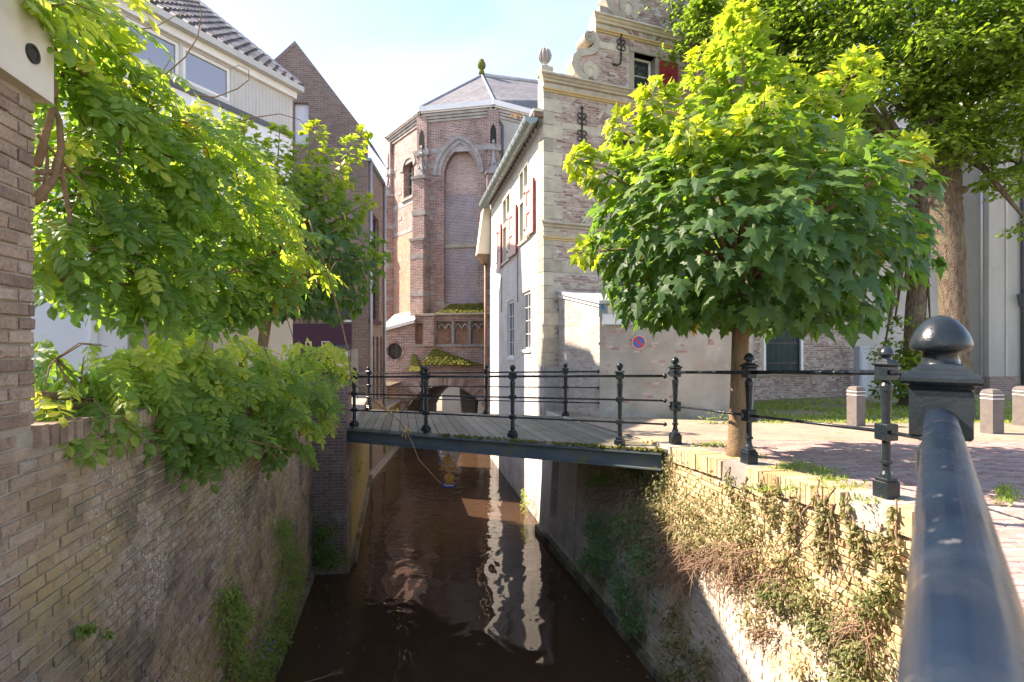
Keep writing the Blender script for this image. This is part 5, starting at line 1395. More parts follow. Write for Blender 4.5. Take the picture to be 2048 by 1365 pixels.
# ornament hanging under the bridge
FO = Fr((-1.7, 9.0), (-.5, 9.0))
og = FO.uz(897, 940)
orn = thing('hanging_ornament', 'rusty gilded metal ornament with blue nameplate hanging under the footbridge', 'ornament', FO.p(og[0], 0, og[1])[:])
U0 = og[0]; Zc = FO.uz(897, 942)[1]; sc_ = 9.0 / 1024
X = lambda px, py: (U0 + (px - 897) * sc_, Zc - (py - 942) * sc_)
MB().tube([FO.p(*[X(896, 912)[0], 0, X(896, 912)[1]]), FO.p(X(895, 880)[0], 0, zd(-1) - .05)], .006, 6).build('hanger', M['black'], orn)
fl = [X(*q) for q in ((896, 909), (901, 913), (904, 919), (904, 924), (900, 928), (894, 928), (889, 924), (888, 918), (891, 913))]
MB().prism(FO, fl[::-1], -.02, .02).build('flame', M['rust'], orn)
cr = MB().prism(FO, [X(*q) for q in ((894, 927), (899, 927), (899, 946), (895, 946))][::-1], -.012, .012)
for s in (-1, 1):
    cr.tube([FO.p(*(lambda q: (q[0], .0, q[1]))(X(897 + s * a, b))) for a, b in ((0, 937), (6, 936), (11, 935), (14, 931), (17, 929))], [.02, .02, .022, .016, .008], 6)
    cr.tube([FO.p(*(lambda q: (q[0], .0, q[1]))(X(897 + s * a, b))) for a, b in ((11, 935), (16, 938), (18, 941))], [.02, .016, .008], 6)
    cr.tube([FO.p(*(lambda q: (q[0], .0, q[1]))(X(897 + s * a, b))) for a, b in ((2, 944), (6, 941), (9, 938))], [.012, .01, .006], 6)
cr.build('cross', M['rust'], orn)
uu, zz = X(898.5, 955)
MB().prism(FO, [(uu + .085 * math.cos(a), zz + .075 * math.sin(a)) for a in np.linspace(0, 2 * math.pi, 25)[:-1]], -.02, .02).build('disc', M['rust'], orn)
MB().prism(FO, [X(*q) for q in ((894, 960), (903, 960), (911, 969), (904, 966), (899, 970), (894, 966), (888, 969))][::-1], -.015, .015).build('foot', M['rust'], orn)
plate = MB().prism(FO, [X(*q) for q in ((882, 969), (885, 966), (909, 966), (912, 969), (911, 975), (908, 977), (885, 977), (882, 975))][::-1], -.03, -.016).build('nameplate', M['blue_sign'], orn)
tx = MB(); rr = np.random.default_rng(2); q = 888.
while q < 907:
    w = rr.uniform(.7, 1.3)
    a, z1 = X(q, 970 + rr.uniform(-.3, .3)); b_, z0 = X(q + w, 973)
    tx.boxf(FO, a, b_, -.016, -.014, z0, z1); q += w + rr.uniform(.4, .7)
tx.build('lettering', M['white_paint'], plate, kind='stuff')

# ---------------------------------------------------------------- clay pavers near the viewer
def inside_edge(x, y):
    if y < 3.56: xb = .93 + (y - 1.14) * (2.90 - .93) / (3.56 - 1.14)
    else: xb = quay_x(y) + .32
    return x > xb + (.15 if y < 3.56 else 0)
pav = []
rr = np.random.default_rng(17)
bedo = bpy.data.objects['paving_bed']
y = .9; j = 0
while y < 7.35:
    x = .6 + (.105 if j % 2 else 0)
    while x < 9.5:
        yy = y + .10 * math.sin(x * .55) ; px, py = to_px((x, yy, zg(yy)))
        if -0 < px < 2160 and py < 1450 and inside_edge(x, yy): pav.append((x, yy, .10 * math.cos(x * .55) * .55))
        x += .210
    y += .074; j += 1
pav.sort(key=lambda p: p[1] + (100 if not (1290 < to_px((p[0], p[1], zg(p[1])))[0] < 2060 and to_px((p[0], p[1], zg(p[1])))[1] < 1375) else 0))
def paver_v(seed):
    r_ = np.random.default_rng(seed); q = np.array([[-1, -1], [1, -1], [1, 1], [-1, 1]], float); hx, hy, c = .1, .033, .006
    lo = np.hstack([q * [hx, hy], np.full((4, 1), -.04)]); sd = np.hstack([q * [hx, hy], np.full((4, 1), -c)]); tp_ = np.hstack([q * [hx - c, hy - c], r_.uniform(-.0015, .0015, (4, 1))])
    return np.vstack([lo, sd, tp_])
pf = np.array([[i, (i + 1) % 4, 4 + (i + 1) % 4, 4 + i] for i in range(4)] + [[4 + i, 4 + (i + 1) % 4, 8 + (i + 1) % 4, 8 + i] for i in range(4)] + [[8, 9, 10, 11]])
pms = [MB().add(paver_v(k), pf, (k + .5) / 12).data('paver', M['paver']) for k in range(12)]
restp = MB()
for i, (x, y, a) in enumerate(pav):
    z = zg(y) + rr.uniform(-.003, .003); a += rr.normal(0, .015)
    if i < 300:
        o = bpy.data.objects.new('paver', pms[rr.integers(0, 12)]); COL.objects.link(o); o.parent = bedo
        o.location = (x, y, z); o.rotation_euler.z = a
    else:
        ca, sa = math.cos(a), math.sin(a); v = paver_v(i % 40) @ np.array([[ca, sa, 0], [-sa, ca, 0], [0, 0, 1]]) + [x, y, z]
        restp.add(v, pf, rr.random())
restp.build('pavers', M['paver'], bedo, kind='stuff')

# ---------------------------------------------------------------- bollards
def bollard_parts(root):
    body = MB().lathe((0, 0, 0), [(.10 * Q2, 0), (.10 * Q2, .60), (.092 * Q2, .605), (.092 * Q2, .62), (.10 * Q2, .625), (.10 * Q2, .655), (.075 * Q2, .70), (.03 * Q2, .715)], 4)
    o = bpy.data.objects.new('body', body.data('body', M['bollard'])); COL.objects.link(o); o.parent = root
    for z in (.56, .622):
        m_ = MB().lathe((0, 0, 0), [(.1005 * Q2, z - .006), (.1035 * Q2, z - .004), (.1035 * Q2, z + .004), (.1005 * Q2, z + .006)], 4)
        b_ = bpy.data.objects.new('white_band', m_.data('white_band', M['white_paint'])); COL.objects.link(b_); b_.parent = root
b0 = None
for (px, py, d, lab, rz) in ((1712, 851, 9.25, 'square brown bollard with white rings left of the big foreground post', .25), (1984, 872, 8.2, 'square brown bollard with white rings just right of the big foreground post', .1), (2046, 851, 9.3, 'square brown bollard with white rings cut by the right picture edge', .15)):
    x = (px - 1024) / 1024 * d
    t = thing('bollard', lab, 'bollard', (x, d, zg(d)), 'bollards on the square', world=False)
    t.rotation_euler.z = rz
    if b0 is None: bollard_parts(t); b0 = t
    else:
        for c in list(b0.children):
            cc = c.copy(); COL.objects.link(cc); cc.parent = t
# ---------------------------------------------------------------- leaves
def nz(a): return a / np.maximum(np.linalg.norm(a, axis=-1, keepdims=True), 1e-9)
def orient(tip, nrm):
    x = nz(tip); z = nz(nrm - x * np.sum(nrm * x, -1, keepdims=True)); y = np.cross(z, x)
    return np.stack([x, y, z], 1)
def maple_tpl(fold, droop):
    h = [(0, 0), (-.11, .12), (-.12, .22), (-.20, .41), (-.04, .33), (.05, .37), (.12, .46), (.21, .63), (.27, .46), (.35, .42), (.35, .23), (.48, .25), (.55, .33), (.61, .20), (.74, .13), (1.02, 0)]
    out = h + [(x, -y) for x, y in h[-2:0:-1]]
    v = [(.26, 0, .03)] + [(x, y, -fold * abs(y) ** 1.5 - droop * max(x, 0) ** 2 + (.03 if abs(y) < .02 else 0)) for x, y in out]
    n = len(out)
    return np.array(v, float), np.array([(0, 1 + i, 1 + (i + 1) % n) for i in range(n)])
def leaflet_tpl(w=.25):
    v = [(0, 0, 0), (.30, w, -.03), (.66, w * .9, -.06), (1, 0, -.12), (.66, -w * .9, -.06), (.30, -w, -.03), (.30, 0, .035), (.66, 0, .015)]
    return np.array(v, float), np.array([(0, 6, 1), (6, 7, 1), (7, 2, 1), (7, 3, 2), (0, 5, 6), (5, 4, 6), (4, 7, 6), (4, 3, 7)])
def small_tpl(w=.32):
    v = [(0, 0, 0), (.35, w, -.04), (1, 0, -.1), (.35, -w, -.04)]
    return np.array(v, float), np.array([(0, 2, 1), (0, 3, 2)])
def heart_tpl():
    v = [(.02, 0, 0), (-.06, .22, -.02), (.25, .44, -.05), (.62, .28, -.05), (1, 0, -.12), (.62, -.28, -.05), (.25, -.44, -.05), (-.06, -.22, -.02), (.35, 0, .04)]
    return np.array(v, float), np.array([(8, i, (i + 1) % 8) for i in range(8)])
def compound_tpl(r, pairs=5):
    """pinnate wisteria leaf: pairs of leaflets along a drooping stalk"""
    lv, lf = leaflet_tpl(); V = []; F = []; n = 0
    def put_leaf(o, d, s):
        nonlocal n
        d = np.array(d, float); B = orient(d[None], np.array([[r.normal(0, .25), r.normal(0, .25), 1.]]))[0]
        V.append((lv * s) @ B + o); F.append(lf + n); n += len(lv)
    for i in range(pairs):
        t = .18 + .72 * i / pairs; z = -.25 * t * t
        for s in (-1, 1): put_leaf((t, 0, z), (.55 + r.normal(0, .12), s * (1 + r.normal(0, .1)), -.25 + r.normal(0, .15)), .34 * r.uniform(.85, 1.1))
    put_leaf((.9, 0, -.22), (1, r.normal(0, .1), -.45), .38)
    st = MB().tube([(0, 0, 0), (.5, 0, -.06), (.92, 0, -.22)], .008, 3, cap=False)
    sv = np.concatenate(st.v); sf = np.concatenate([f for f, t in st.f[4]])
    tri = np.concatenate([sf[:, [0, 1, 2]], sf[:, [0, 2, 3]]]) + n
    V.append(sv); F.append(tri)
    return np.concatenate(V), np.concatenate(F)

def scatter(parent, tpls, pos, B, scale, tone, mat, singles=0, leaf_name='leaf', mass_name='foliage', score=None, kind='stuff'):
    """leaves: those that show largest are objects, the others one mass"""
    N = len(pos); which = RNG.integers(0, len(tpls), N)
    idx = np.zeros(N, bool)
    if singles:
        px = 1024 + pos[:, 0] / np.maximum(pos[:, 1], .1) * 1024; py = 690 - (pos[:, 2] - CZ) / np.maximum(pos[:, 1], .1) * 1024
        sc = score if score is not None else scale / pos[:, 1]
        sc = np.where((px > 0) & (px < 2048) & (py > 0) & (py < 1365), sc, -1)
        idx[np.argsort(-sc)[:singles]] = True
        idx &= sc > 0
        cache = {}
        off = Matrix.Translation(-Vector(parent['_w']))
        for i in np.nonzero(idx)[0]:
            k = (int(which[i]), int(min(max(tone[i], 0), .999) * 14))
            if k not in cache: cache[k] = MB().add(tpls[k[0]][0], tpls[k[0]][1], (k[1] + .5) / 14).data(leaf_name, mat)
            o = bpy.data.objects.new(leaf_name, cache[k]); COL.objects.link(o)
            o.parent = parent; o.matrix_parent_inverse = off
            o.matrix_basis = Matrix.LocRotScale(Vector(pos[i]), Matrix(B[i].tolist()).transposed().to_quaternion(), Vector((scale[i],) * 3))
    mb = MB()
    for k, (tv, tf) in enumerate(tpls):
        s_ = (which == k) & ~idx
        mb.inst(tv, tf, pos[s_], B[s_], scale[s_], tone[s_])
    return mb.build(mass_name, mat, parent, kind=kind)

def rnd(n, s): return RNG.normal(0, s, (n, 3))
UP = np.array([0, 0, 1.])

# ---------------------------------------------------------------- Norway maples
MT = [maple_tpl(.22, .14), maple_tpl(.42, .30), maple_tpl(.10, .45), maple_tpl(.32, -.05)]
def maple(label, base, C, rad, shoots, nmain, size, singles, lean=0.):
    t = thing('maple_tree', label, 'tree', base, group='globe maples by the canal')
    C = np.array(C, float); rad = np.array(rad, float)
    # leaves over the round head
    d = nz(RNG.normal(0, 1, (nmain, 3)))
    d[:, 2] = np.where(d[:, 2] < -.75, -.75, d[:, 2])
    ph = RNG.uniform(0, 6, 6)
    lump = 1 + .07 * np.sin(5 * d[:, 0] + ph[0]) * np.sin(6 * d[:, 2] + ph[1]) + .06 * np.sin(9 * d[:, 1] + ph[2] + 4 * d[:, 0])
    rr = (1 - .42 * RNG.random(nmain) ** 2.0) * lump
    pos = C + d * rr[:, None] * rad
    out = nz(d / rad)
    tip = out * .75 - UP * .8 + rnd(nmain, .28); nrm = out * .75 + UP * .75 + rnd(nmain, .25)
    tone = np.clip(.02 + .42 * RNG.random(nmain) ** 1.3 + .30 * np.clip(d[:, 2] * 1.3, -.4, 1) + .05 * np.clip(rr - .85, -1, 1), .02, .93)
    sc = size * RNG.uniform(.5, 1.15, nmain)
    P = [pos]; T = [tip]; N_ = [nrm]; TO = [tone]; S_ = [sc]
    limbs = []
    for (tipp, r0, n) in shoots:
        tipp = np.array(tipp, float); b0 = C + (tipp - C) * .42
        ax = tipp - b0; q = RNG.random(n) ** .65
        perp = nz(np.cross(nz(RNG.normal(0, 1, (n, 3))), ax))
        p = b0 + ax * q[:, None] + perp * (r0 * (1 - q) ** .6 * RNG.uniform(.45, 1.05, n) + .05)[:, None]
        P.append(p); T.append(perp * 1. + nz(ax) * .2 - UP * .25 + rnd(n, .3)); N_.append(perp * .35 + UP * .9 + rnd(n, .3))
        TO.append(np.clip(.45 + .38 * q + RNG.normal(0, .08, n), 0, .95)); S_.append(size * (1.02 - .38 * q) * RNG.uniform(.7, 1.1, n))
        limbs.append((b0, tipp))
    pos = np.concatenate(P); tip = np.concatenate(T); nrm = np.concatenate(N_); tone = np.concatenate(TO); sc = np.concatenate(S_)
    red = RNG.random(len(pos)) < .004; tone[red] = 1.
    B = orient(tip, nrm)
    depth = pos[:, 1] - C[1]
    score = np.where(depth < -.2, sc / pos[:, 1] ** 1.5, -1)
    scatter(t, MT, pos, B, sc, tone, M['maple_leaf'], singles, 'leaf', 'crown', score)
    base = Vector(base)
    tr = MB(); top = Vector(C) + Vector((0, 0, -.5)); r0 = .105
    tr.tube([base + Vector((0, 0, -.1)), base + Vector((.0, 0, .12)), base.lerp(top, .35) + Vector((lean, 0, 0)), base.lerp(top, .7) + Vector((lean, .01, 0)), top], [r0 * 1.3, r0 * 1.02, r0 * .92, r0 * .9, r0 * .8], 14)
    tr.build('trunk', M['bark'], t, smooth=True)
    lb = MB()
    for (a, b) in limbs:
        a, b = Vector(a), Vector(b); m_ = top.lerp(a, .5) + Vector((0, 0, .1))
        lb.tube([top, m_, a, a.lerp(b, .5), b], [.05, .035, .022, .014, .004], 6)
    for k in range(16):
        a = 2 * math.pi * k / 16; e = Vector(C) + Vector((math.cos(a) * rad[0] * .85, math.sin(a) * rad[1] * .85, RNG.uniform(-.6, .5) * rad[2]))
        lb.tube([top, top.lerp(e, .5) + Vector((0, 0, .15)), e], [.045, .025, .006], 5)
    lb.build('branches', M['bark'], t, smooth=True, kind='stuff')
    return t
sh1 = [(W(1487, 0, 5.9), .50, 250), (W(1290, 165, 5.7), .42, 200), (W(1142, 312, 5.8), .40, 200), (W(1740, 100, 6.1), .42, 220), (W(1852, 290, 6.0), .45, 220), (W(1400, 100, 6.3), .42, 150),
       (W(1575, 120, 6.5), .42, 150), (W(1222, 235, 6.1), .40, 150), (W(1650, 185, 5.6), .40, 150), (W(1530, 190, 4.8), .42, 150), (W(1370, 250, 4.9), .42, 150), (W(1150, 505, 5.9), .35, 120), (W(1845, 470, 6.0), .40, 150),
       (W(1450, 30, 6.6), .4, 120), (W(1700, 250, 7.2), .45, 150), (W(1330, 260, 7.2), .45, 150)]
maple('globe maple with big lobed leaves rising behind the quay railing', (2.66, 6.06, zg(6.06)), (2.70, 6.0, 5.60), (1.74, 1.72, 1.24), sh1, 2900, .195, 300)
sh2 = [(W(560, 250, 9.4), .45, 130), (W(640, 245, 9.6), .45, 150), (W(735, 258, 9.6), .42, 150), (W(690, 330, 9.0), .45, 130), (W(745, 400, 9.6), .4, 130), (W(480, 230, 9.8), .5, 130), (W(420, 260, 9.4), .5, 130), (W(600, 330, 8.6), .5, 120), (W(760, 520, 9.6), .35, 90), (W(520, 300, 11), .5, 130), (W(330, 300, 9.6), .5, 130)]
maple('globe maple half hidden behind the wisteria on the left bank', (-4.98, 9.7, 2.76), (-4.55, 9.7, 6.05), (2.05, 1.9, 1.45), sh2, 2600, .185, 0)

# ---------------------------------------------------------------- wisteria
WT = [compound_tpl(np.random.default_rng(k), 4 + k % 2) for k in range(6)]
def wisteria(label, base, blobs, n_per, size, singles, stems, tone0=.35, lift=.0):
    t = thing('wisteria', label, 'wisteria', base)
    P = []; O = []; TO = []
    zmax = max(W(b[0], b[1], b[2]).z for b in blobs)
    for (px, py, d, r, tn) in blobs:
        c = np.array(W(px, py, d)); n = int(n_per * (r / .4) ** 2)
        o = nz(RNG.normal(0, 1, (n, 3))); q = 1 - .55 * RNG.random(n) ** 1.6
        P.append(c + o * (q * r)[:, None] * np.array([1, 1, .85])); O.append(o)
        TO.append(tn + .28 * o[:, 2] + RNG.normal(0, .16, n))  # lit tops put into the leaf tone: paler upward and blob by blob
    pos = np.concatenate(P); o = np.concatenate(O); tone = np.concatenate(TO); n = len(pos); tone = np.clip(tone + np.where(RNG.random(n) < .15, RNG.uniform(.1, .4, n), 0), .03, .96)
    tip = o * np.array([.8, .8, .3]) + np.array([.45, -.25, -.65]) + rnd(n, .32); nrm = UP * .9 + o * .5 + np.array([.15, -.35, 0]) + rnd(n, .38)
    sc = size * RNG.uniform(.6, 1.15, n)
    tone[RNG.random(n) < .012] = .999
    B = orient(tip, nrm)
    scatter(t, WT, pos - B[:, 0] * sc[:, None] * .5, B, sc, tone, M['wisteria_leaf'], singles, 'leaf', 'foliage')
    sm = MB()
    for pts, r in stems: sm.tube([W(*p) for p in pts], [r * (1 - .6 * i / (len(pts) - 1)) for i in range(len(pts))], 7)
    # twigs from blob to blob
    for i in range(len(blobs) - 1):
        a = W(*blobs[i][:3]); b = W(*blobs[i + 1][:3]); m_ = a.lerp(b, .5) + Vector((RNG.normal(0, .1), RNG.normal(0, .1), RNG.normal(-.05, .1)))
        sm.tube([a, m_, b], [.010, .008, .005], 5)
        for k in range(5):
            e = a + Vector(np.clip(RNG.normal(0, .18, 3), -.25, .25)); sm.tube([a, a.lerp(e, .5) + Vector((0, 0, .05)), e], [.006, .004, .002], 4)
    sm.build('stems', M['twig'], t, smooth=True, kind='stuff')
    return t
upper = [(20, 0, 2.3, .16, .6), (80, 15, 2.5, .2, .6), (40, 10, 2.65, .26, .6), (130, 40, 2.9, .34, .65), (190, 20, 3.1, .30, .65), (120, 150, 2.95, .28, .45), (215, 150, 3.3, .38, .5), (300, 215, 3.6, .36, .6), (400, 250, 4.1, .20, .75),
         (180, 270, 3.1, .40, .3), (300, 300, 3.6, .48, .38), (420, 320, 4.1, .46, .5), (150, 390, 3.05, .36, .28), (270, 420, 3.5, .48, .32), (400, 440, 4.0, .50, .38), (510, 430, 4.5, .42, .55), (560, 500, 4.7, .36, .55),
         (130, 490, 2.95, .26, .3), (220, 520, 3.3, .38, .36), (330, 550, 3.7, .42, .36), (450, 560, 4.3, .42, .36), (540, 570, 4.6, .30, .42), (610, 545, 4.9, .22, .6), (655, 550, 5.1, .12, .75), (120, 560, 2.9, .20, .35), (250, 600, 3.6, .22, .4), (410, 610, 4.2, .26, .4), (480, 600, 4.5, .25, .4),
         (455, 290, 4.4, .22, .8), (520, 355, 4.7, .22, .8)]
tendrils = [([(618, 440, 4.9), (640, 505, 4.9), (663, 572, 4.95), (682, 640, 5.0), (697, 705, 5.0), (702, 760, 5.0), (745, 800, 5.05), (800, 843, 5.1), (824, 885, 5.1), (838, 920, 5.1), (858, 942, 5.15), (876, 962, 5.2), (890, 973, 5.2), (896, 969, 5.2)], .008),
            ([(380, 190, 4.0), (430, 195, 4.2), (475, 178, 4.3), (498, 160, 4.35), (497, 140, 4.35), (478, 131, 4.3), (458, 138, 4.3)], .006),
            ([(330, 150, 3.9), (370, 115, 4.0), (395, 75, 4.05), (403, 30, 4.1), (398, 5, 4.1), (380, 8, 4.1)], .006),
            ([(420, 235, 4.2), (450, 250, 4.3), (510, 235, 4.4), (560, 228, 4.5), (600, 240, 4.6), (620, 262, 4.6)], .006),
            ([(270, 60, 3.6), (310, 55, 3.7), (350, 32, 3.8), (372, 24, 3.8)], .005),
            ([(440, 470, 4.2), (446, 520, 4.2), (430, 600, 4.2), (418, 668, 4.3), (395, 740, 4.4)], .008), ([(560, 560, 4.8), (575, 640, 5.), (590, 690, 5.4)], .006), ([(500, 600, 4.6), (530, 700, 5.2), (570, 800, 5.6)], .006)]
trunks = [([(75, 330, 2.6), (100, 240, 2.7), (112, 180, 2.75), (95, 120, 2.75), (60, 70, 2.7)], .02), ([(70, 402, 2.55), (105, 360, 2.7), (122, 300, 2.75), (118, 240, 2.75), (98, 190, 2.72)], .026),
          ([(118, 310, 2.75), (130, 380, 2.8), (140, 440, 2.85), (145, 520, 2.9)], .016), ([(75, 270, 2.6), (120, 320, 2.75), (170, 370, 2.9), (195, 430, 3.0)], .010), ([(90, 400, 2.6), (95, 320, 2.7), (85, 260, 2.65)], .012), ([(75, 345, 2.6), (150, 340, 2.9), (230, 360, 3.2)], .016), ([(75, 360, 2.6), (130, 352, 2.85), (190, 330, 3.1)], .013),
          ([(100, 90, 2.75), (180, 160, 2.95), (200, 210, 3.0), (255, 228, 3.1), (272, 260, 3.1), (270, 275, 3.1)], .009), ([(235, 250, 3.1), (243, 290, 3.1), (232, 340, 3.1), (255, 370, 3.15)], .010), ([(40, 640, 2.35), (35, 600, 2.35), (45, 560, 2.36), (40, 510, 2.36), (55, 460, 2.38)], .005)]
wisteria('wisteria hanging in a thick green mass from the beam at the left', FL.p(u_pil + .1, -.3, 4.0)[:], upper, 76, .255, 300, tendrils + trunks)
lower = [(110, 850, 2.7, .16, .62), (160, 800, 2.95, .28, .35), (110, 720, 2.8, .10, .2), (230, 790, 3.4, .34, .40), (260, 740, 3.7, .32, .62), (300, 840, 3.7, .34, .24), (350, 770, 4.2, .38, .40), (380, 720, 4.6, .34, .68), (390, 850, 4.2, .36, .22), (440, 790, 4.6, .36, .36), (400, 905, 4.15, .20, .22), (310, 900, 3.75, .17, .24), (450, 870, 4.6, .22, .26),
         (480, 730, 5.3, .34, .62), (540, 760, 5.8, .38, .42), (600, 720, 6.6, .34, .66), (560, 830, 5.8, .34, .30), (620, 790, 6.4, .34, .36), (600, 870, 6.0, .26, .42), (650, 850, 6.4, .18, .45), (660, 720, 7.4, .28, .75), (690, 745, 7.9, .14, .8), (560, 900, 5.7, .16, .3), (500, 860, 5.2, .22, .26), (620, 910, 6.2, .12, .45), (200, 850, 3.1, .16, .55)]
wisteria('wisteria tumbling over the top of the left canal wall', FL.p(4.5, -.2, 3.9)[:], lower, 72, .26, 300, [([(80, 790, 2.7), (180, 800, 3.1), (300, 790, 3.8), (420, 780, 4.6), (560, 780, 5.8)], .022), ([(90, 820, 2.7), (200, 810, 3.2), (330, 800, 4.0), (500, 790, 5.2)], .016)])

# dry leaflets on the long tendril
dl = MB(); n = 26
pp = np.array([W(px + RNG.normal(0, 8), py + RNG.normal(0, 8), 5.08)[:] for px, py in [(782, 830)] * 9 + [(812, 868)] * 9 + [(770, 825)] * 8])
dl.inst(*leaflet_tpl(), pp, orient(rnd(n, 1) - UP * .8, rnd(n, 1) + UP), RNG.uniform(.03, .05, n), np.full(n, .999))
dl.build('dry_leaves', M['wisteria_leaf'], [o for o in bpy.data.objects if o.name.startswith('wisteria') and o.type == 'EMPTY'][0], kind='stuff')

# ---------------------------------------------------------------- lindens on the square
HT = [heart_tpl()]
def linden(label, trunk, blobs, density, size, burrs=()):
    base = W(*trunk[0][:3]); base.z = zg(base.y) - .05
    t = thing('linden_tree', label, 'tree', base[:], group='lindens on the square')
    pts = [base, base + Vector((0, 0, .25))] + [W(*p[:3]) for p in trunk[1:]]
    rad = [trunk[0][3] * 1.35, trunk[0][3] * 1.08] + [p[3] for p in trunk[1:]]
    fp = []; fr2 = []
    for i in range(len(pts) - 1):
        for k in range(4): fp.append(pts[i].lerp(pts[i + 1], k / 4)); fr2.append(rad[i] + (rad[i + 1] - rad[i]) * k / 4)
    fp.append(pts[-1]); fr2.append(rad[-1])
    fr2 = [r * (1 + .05 * math.sin(i * 1.7)) for i, r in enumerate(fr2)]
    tr = MB().tube(fp, fr2, 18)
    for (p, r) in burrs:
        q = W(*p); tr.lathe(q - Vector((0, 0, r)), [(.02, 0), (r, r * .6), (r * 1.15, r), (r * .9, r * 1.5), (.02, r * 1.9)], 10)
    tr.build('trunk', M['bark_lime'], t, smooth=True)
    P = []; O = []; TO = []
    lb = MB(); hub = fp[int(len(fp) * .75)]
    for (px, py, d, r) in blobs:
        c = np.array(W(px, py, d)); n = int(density * r ** 2.2)
        k = max(6, int(9 * r ** 2))
        # flat sprays within the blob
        sc_ = c + nz(RNG.normal(0, 1, (k, 3))) * (RNG.random((k, 1)) ** .4) * r * np.array([1, 1, .8])
        w = RNG.integers(0, k, n)
        off = RNG.normal(0, 1, (n, 3)) * np.array([.30, .30, .10]) * max(r, .6) * .8
        p = sc_[w] + off; p[:, 2] -= .35 * np.hypot(off[:, 0], off[:, 1])
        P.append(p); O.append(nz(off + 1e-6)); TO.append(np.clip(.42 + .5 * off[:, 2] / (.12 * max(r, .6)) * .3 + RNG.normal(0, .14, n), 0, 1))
        m_ = hub.lerp(Vector(c), .5) + Vector((0, 0, .25)); lb.tube([hub, m_, Vector(c)], [.10, .06, .02], 6)
        for q in sc_[:8]: lb.tube([Vector(c), Vector(c).lerp(Vector(q), .5) + Vector((0, 0, .06)), Vector(q)], [.02, .012, .005], 4)
    pos = np.concatenate(P); o = np.concatenate(O); tone = np.concatenate(TO); n = len(pos)
    B = orient(o * np.array([1, 1, .4]) - UP * .5 + rnd(n, .4), UP + o * .4 + rnd(n, .4))
    scatter(t, HT, pos, B, size * RNG.uniform(.6, 1.15, n), tone, M['linden_leaf'], 0, 'leaf', 'crown')
    lb.build('branches', M['bark_lime'], t, smooth=True, kind='stuff')
    return t
linden('big linden with knobbly trunk directly behind the foreground post cap', [(1912, 800, 10.4, .27), (1908, 640, 10.4, .225), (1900, 500, 10.4, .24), (1893, 430, 10.4, .26), (1884, 350, 10.4, .30), (1880, 280, 10.4, .24), (1868, 120, 10.4, .19), (1850, -120, 10.4, .15)],
       [(1700, 60, 10.3, 1.3), (1850, 60, 10.1, 1.4), (1990, 60, 9.6, 1.4), (1690, 170, 10.7, .9), (1780, 190, 10.5, .85), (1880, 190, 9.9, .9), (1990, 220, 9.6, 1.0), (2040, 330, 9.5, .8), (1985, 330, 9.9, .55), (1950, 250, 10, .7), (1900, -120, 10.2, 2.0), (2100, 60, 9.6, 1.6), (1720, -120, 10.4, 1.8), (2060, 450, 9.5, .25), (1820, 280, 10.6, .35), (1930, 120, 9.4, 1.0), (1860, 240, 9.5, .7), (1900, 310, 9.6, .35), (1800, 130, 9.6, 1.0)], 1500, .105,
       [((1862, 352, 10.15), .10), ((1926, 380, 10.2), .08)])
linden('slimmer linden trunk with leafy side shoots left of the big linden', [(1822, 770, 13.0, .23), (1830, 640, 13.0, .21), (1838, 520, 13.0, .22), (1842, 420, 13.0, .23), (1838, 250, 13.0, .18), (1800, 0, 13, .13)],
       [(1450, 50, 12.0, 1.0), (1540, 40, 11.6, 1.2), (1610, 20, 11.4, 1.3), (1600, 150, 12.2, .9), (1390, 90, 12.2, .55), (1480, -60, 12, 1.5), (1400, 30, 12.2, .6), (1640, 240, 12.6, .6), (1380, 210, 12.4, .22), (1810, 560, 12.9, .28), (1790, 640, 12.8, .25), (1845, 480, 12.7, .3), (1780, 600, 12.8, .2), (1860, 640, 12.8, .25), (1770, 690, 12.7, .3), (1550, 130, 12, .7)], 1400, .105)

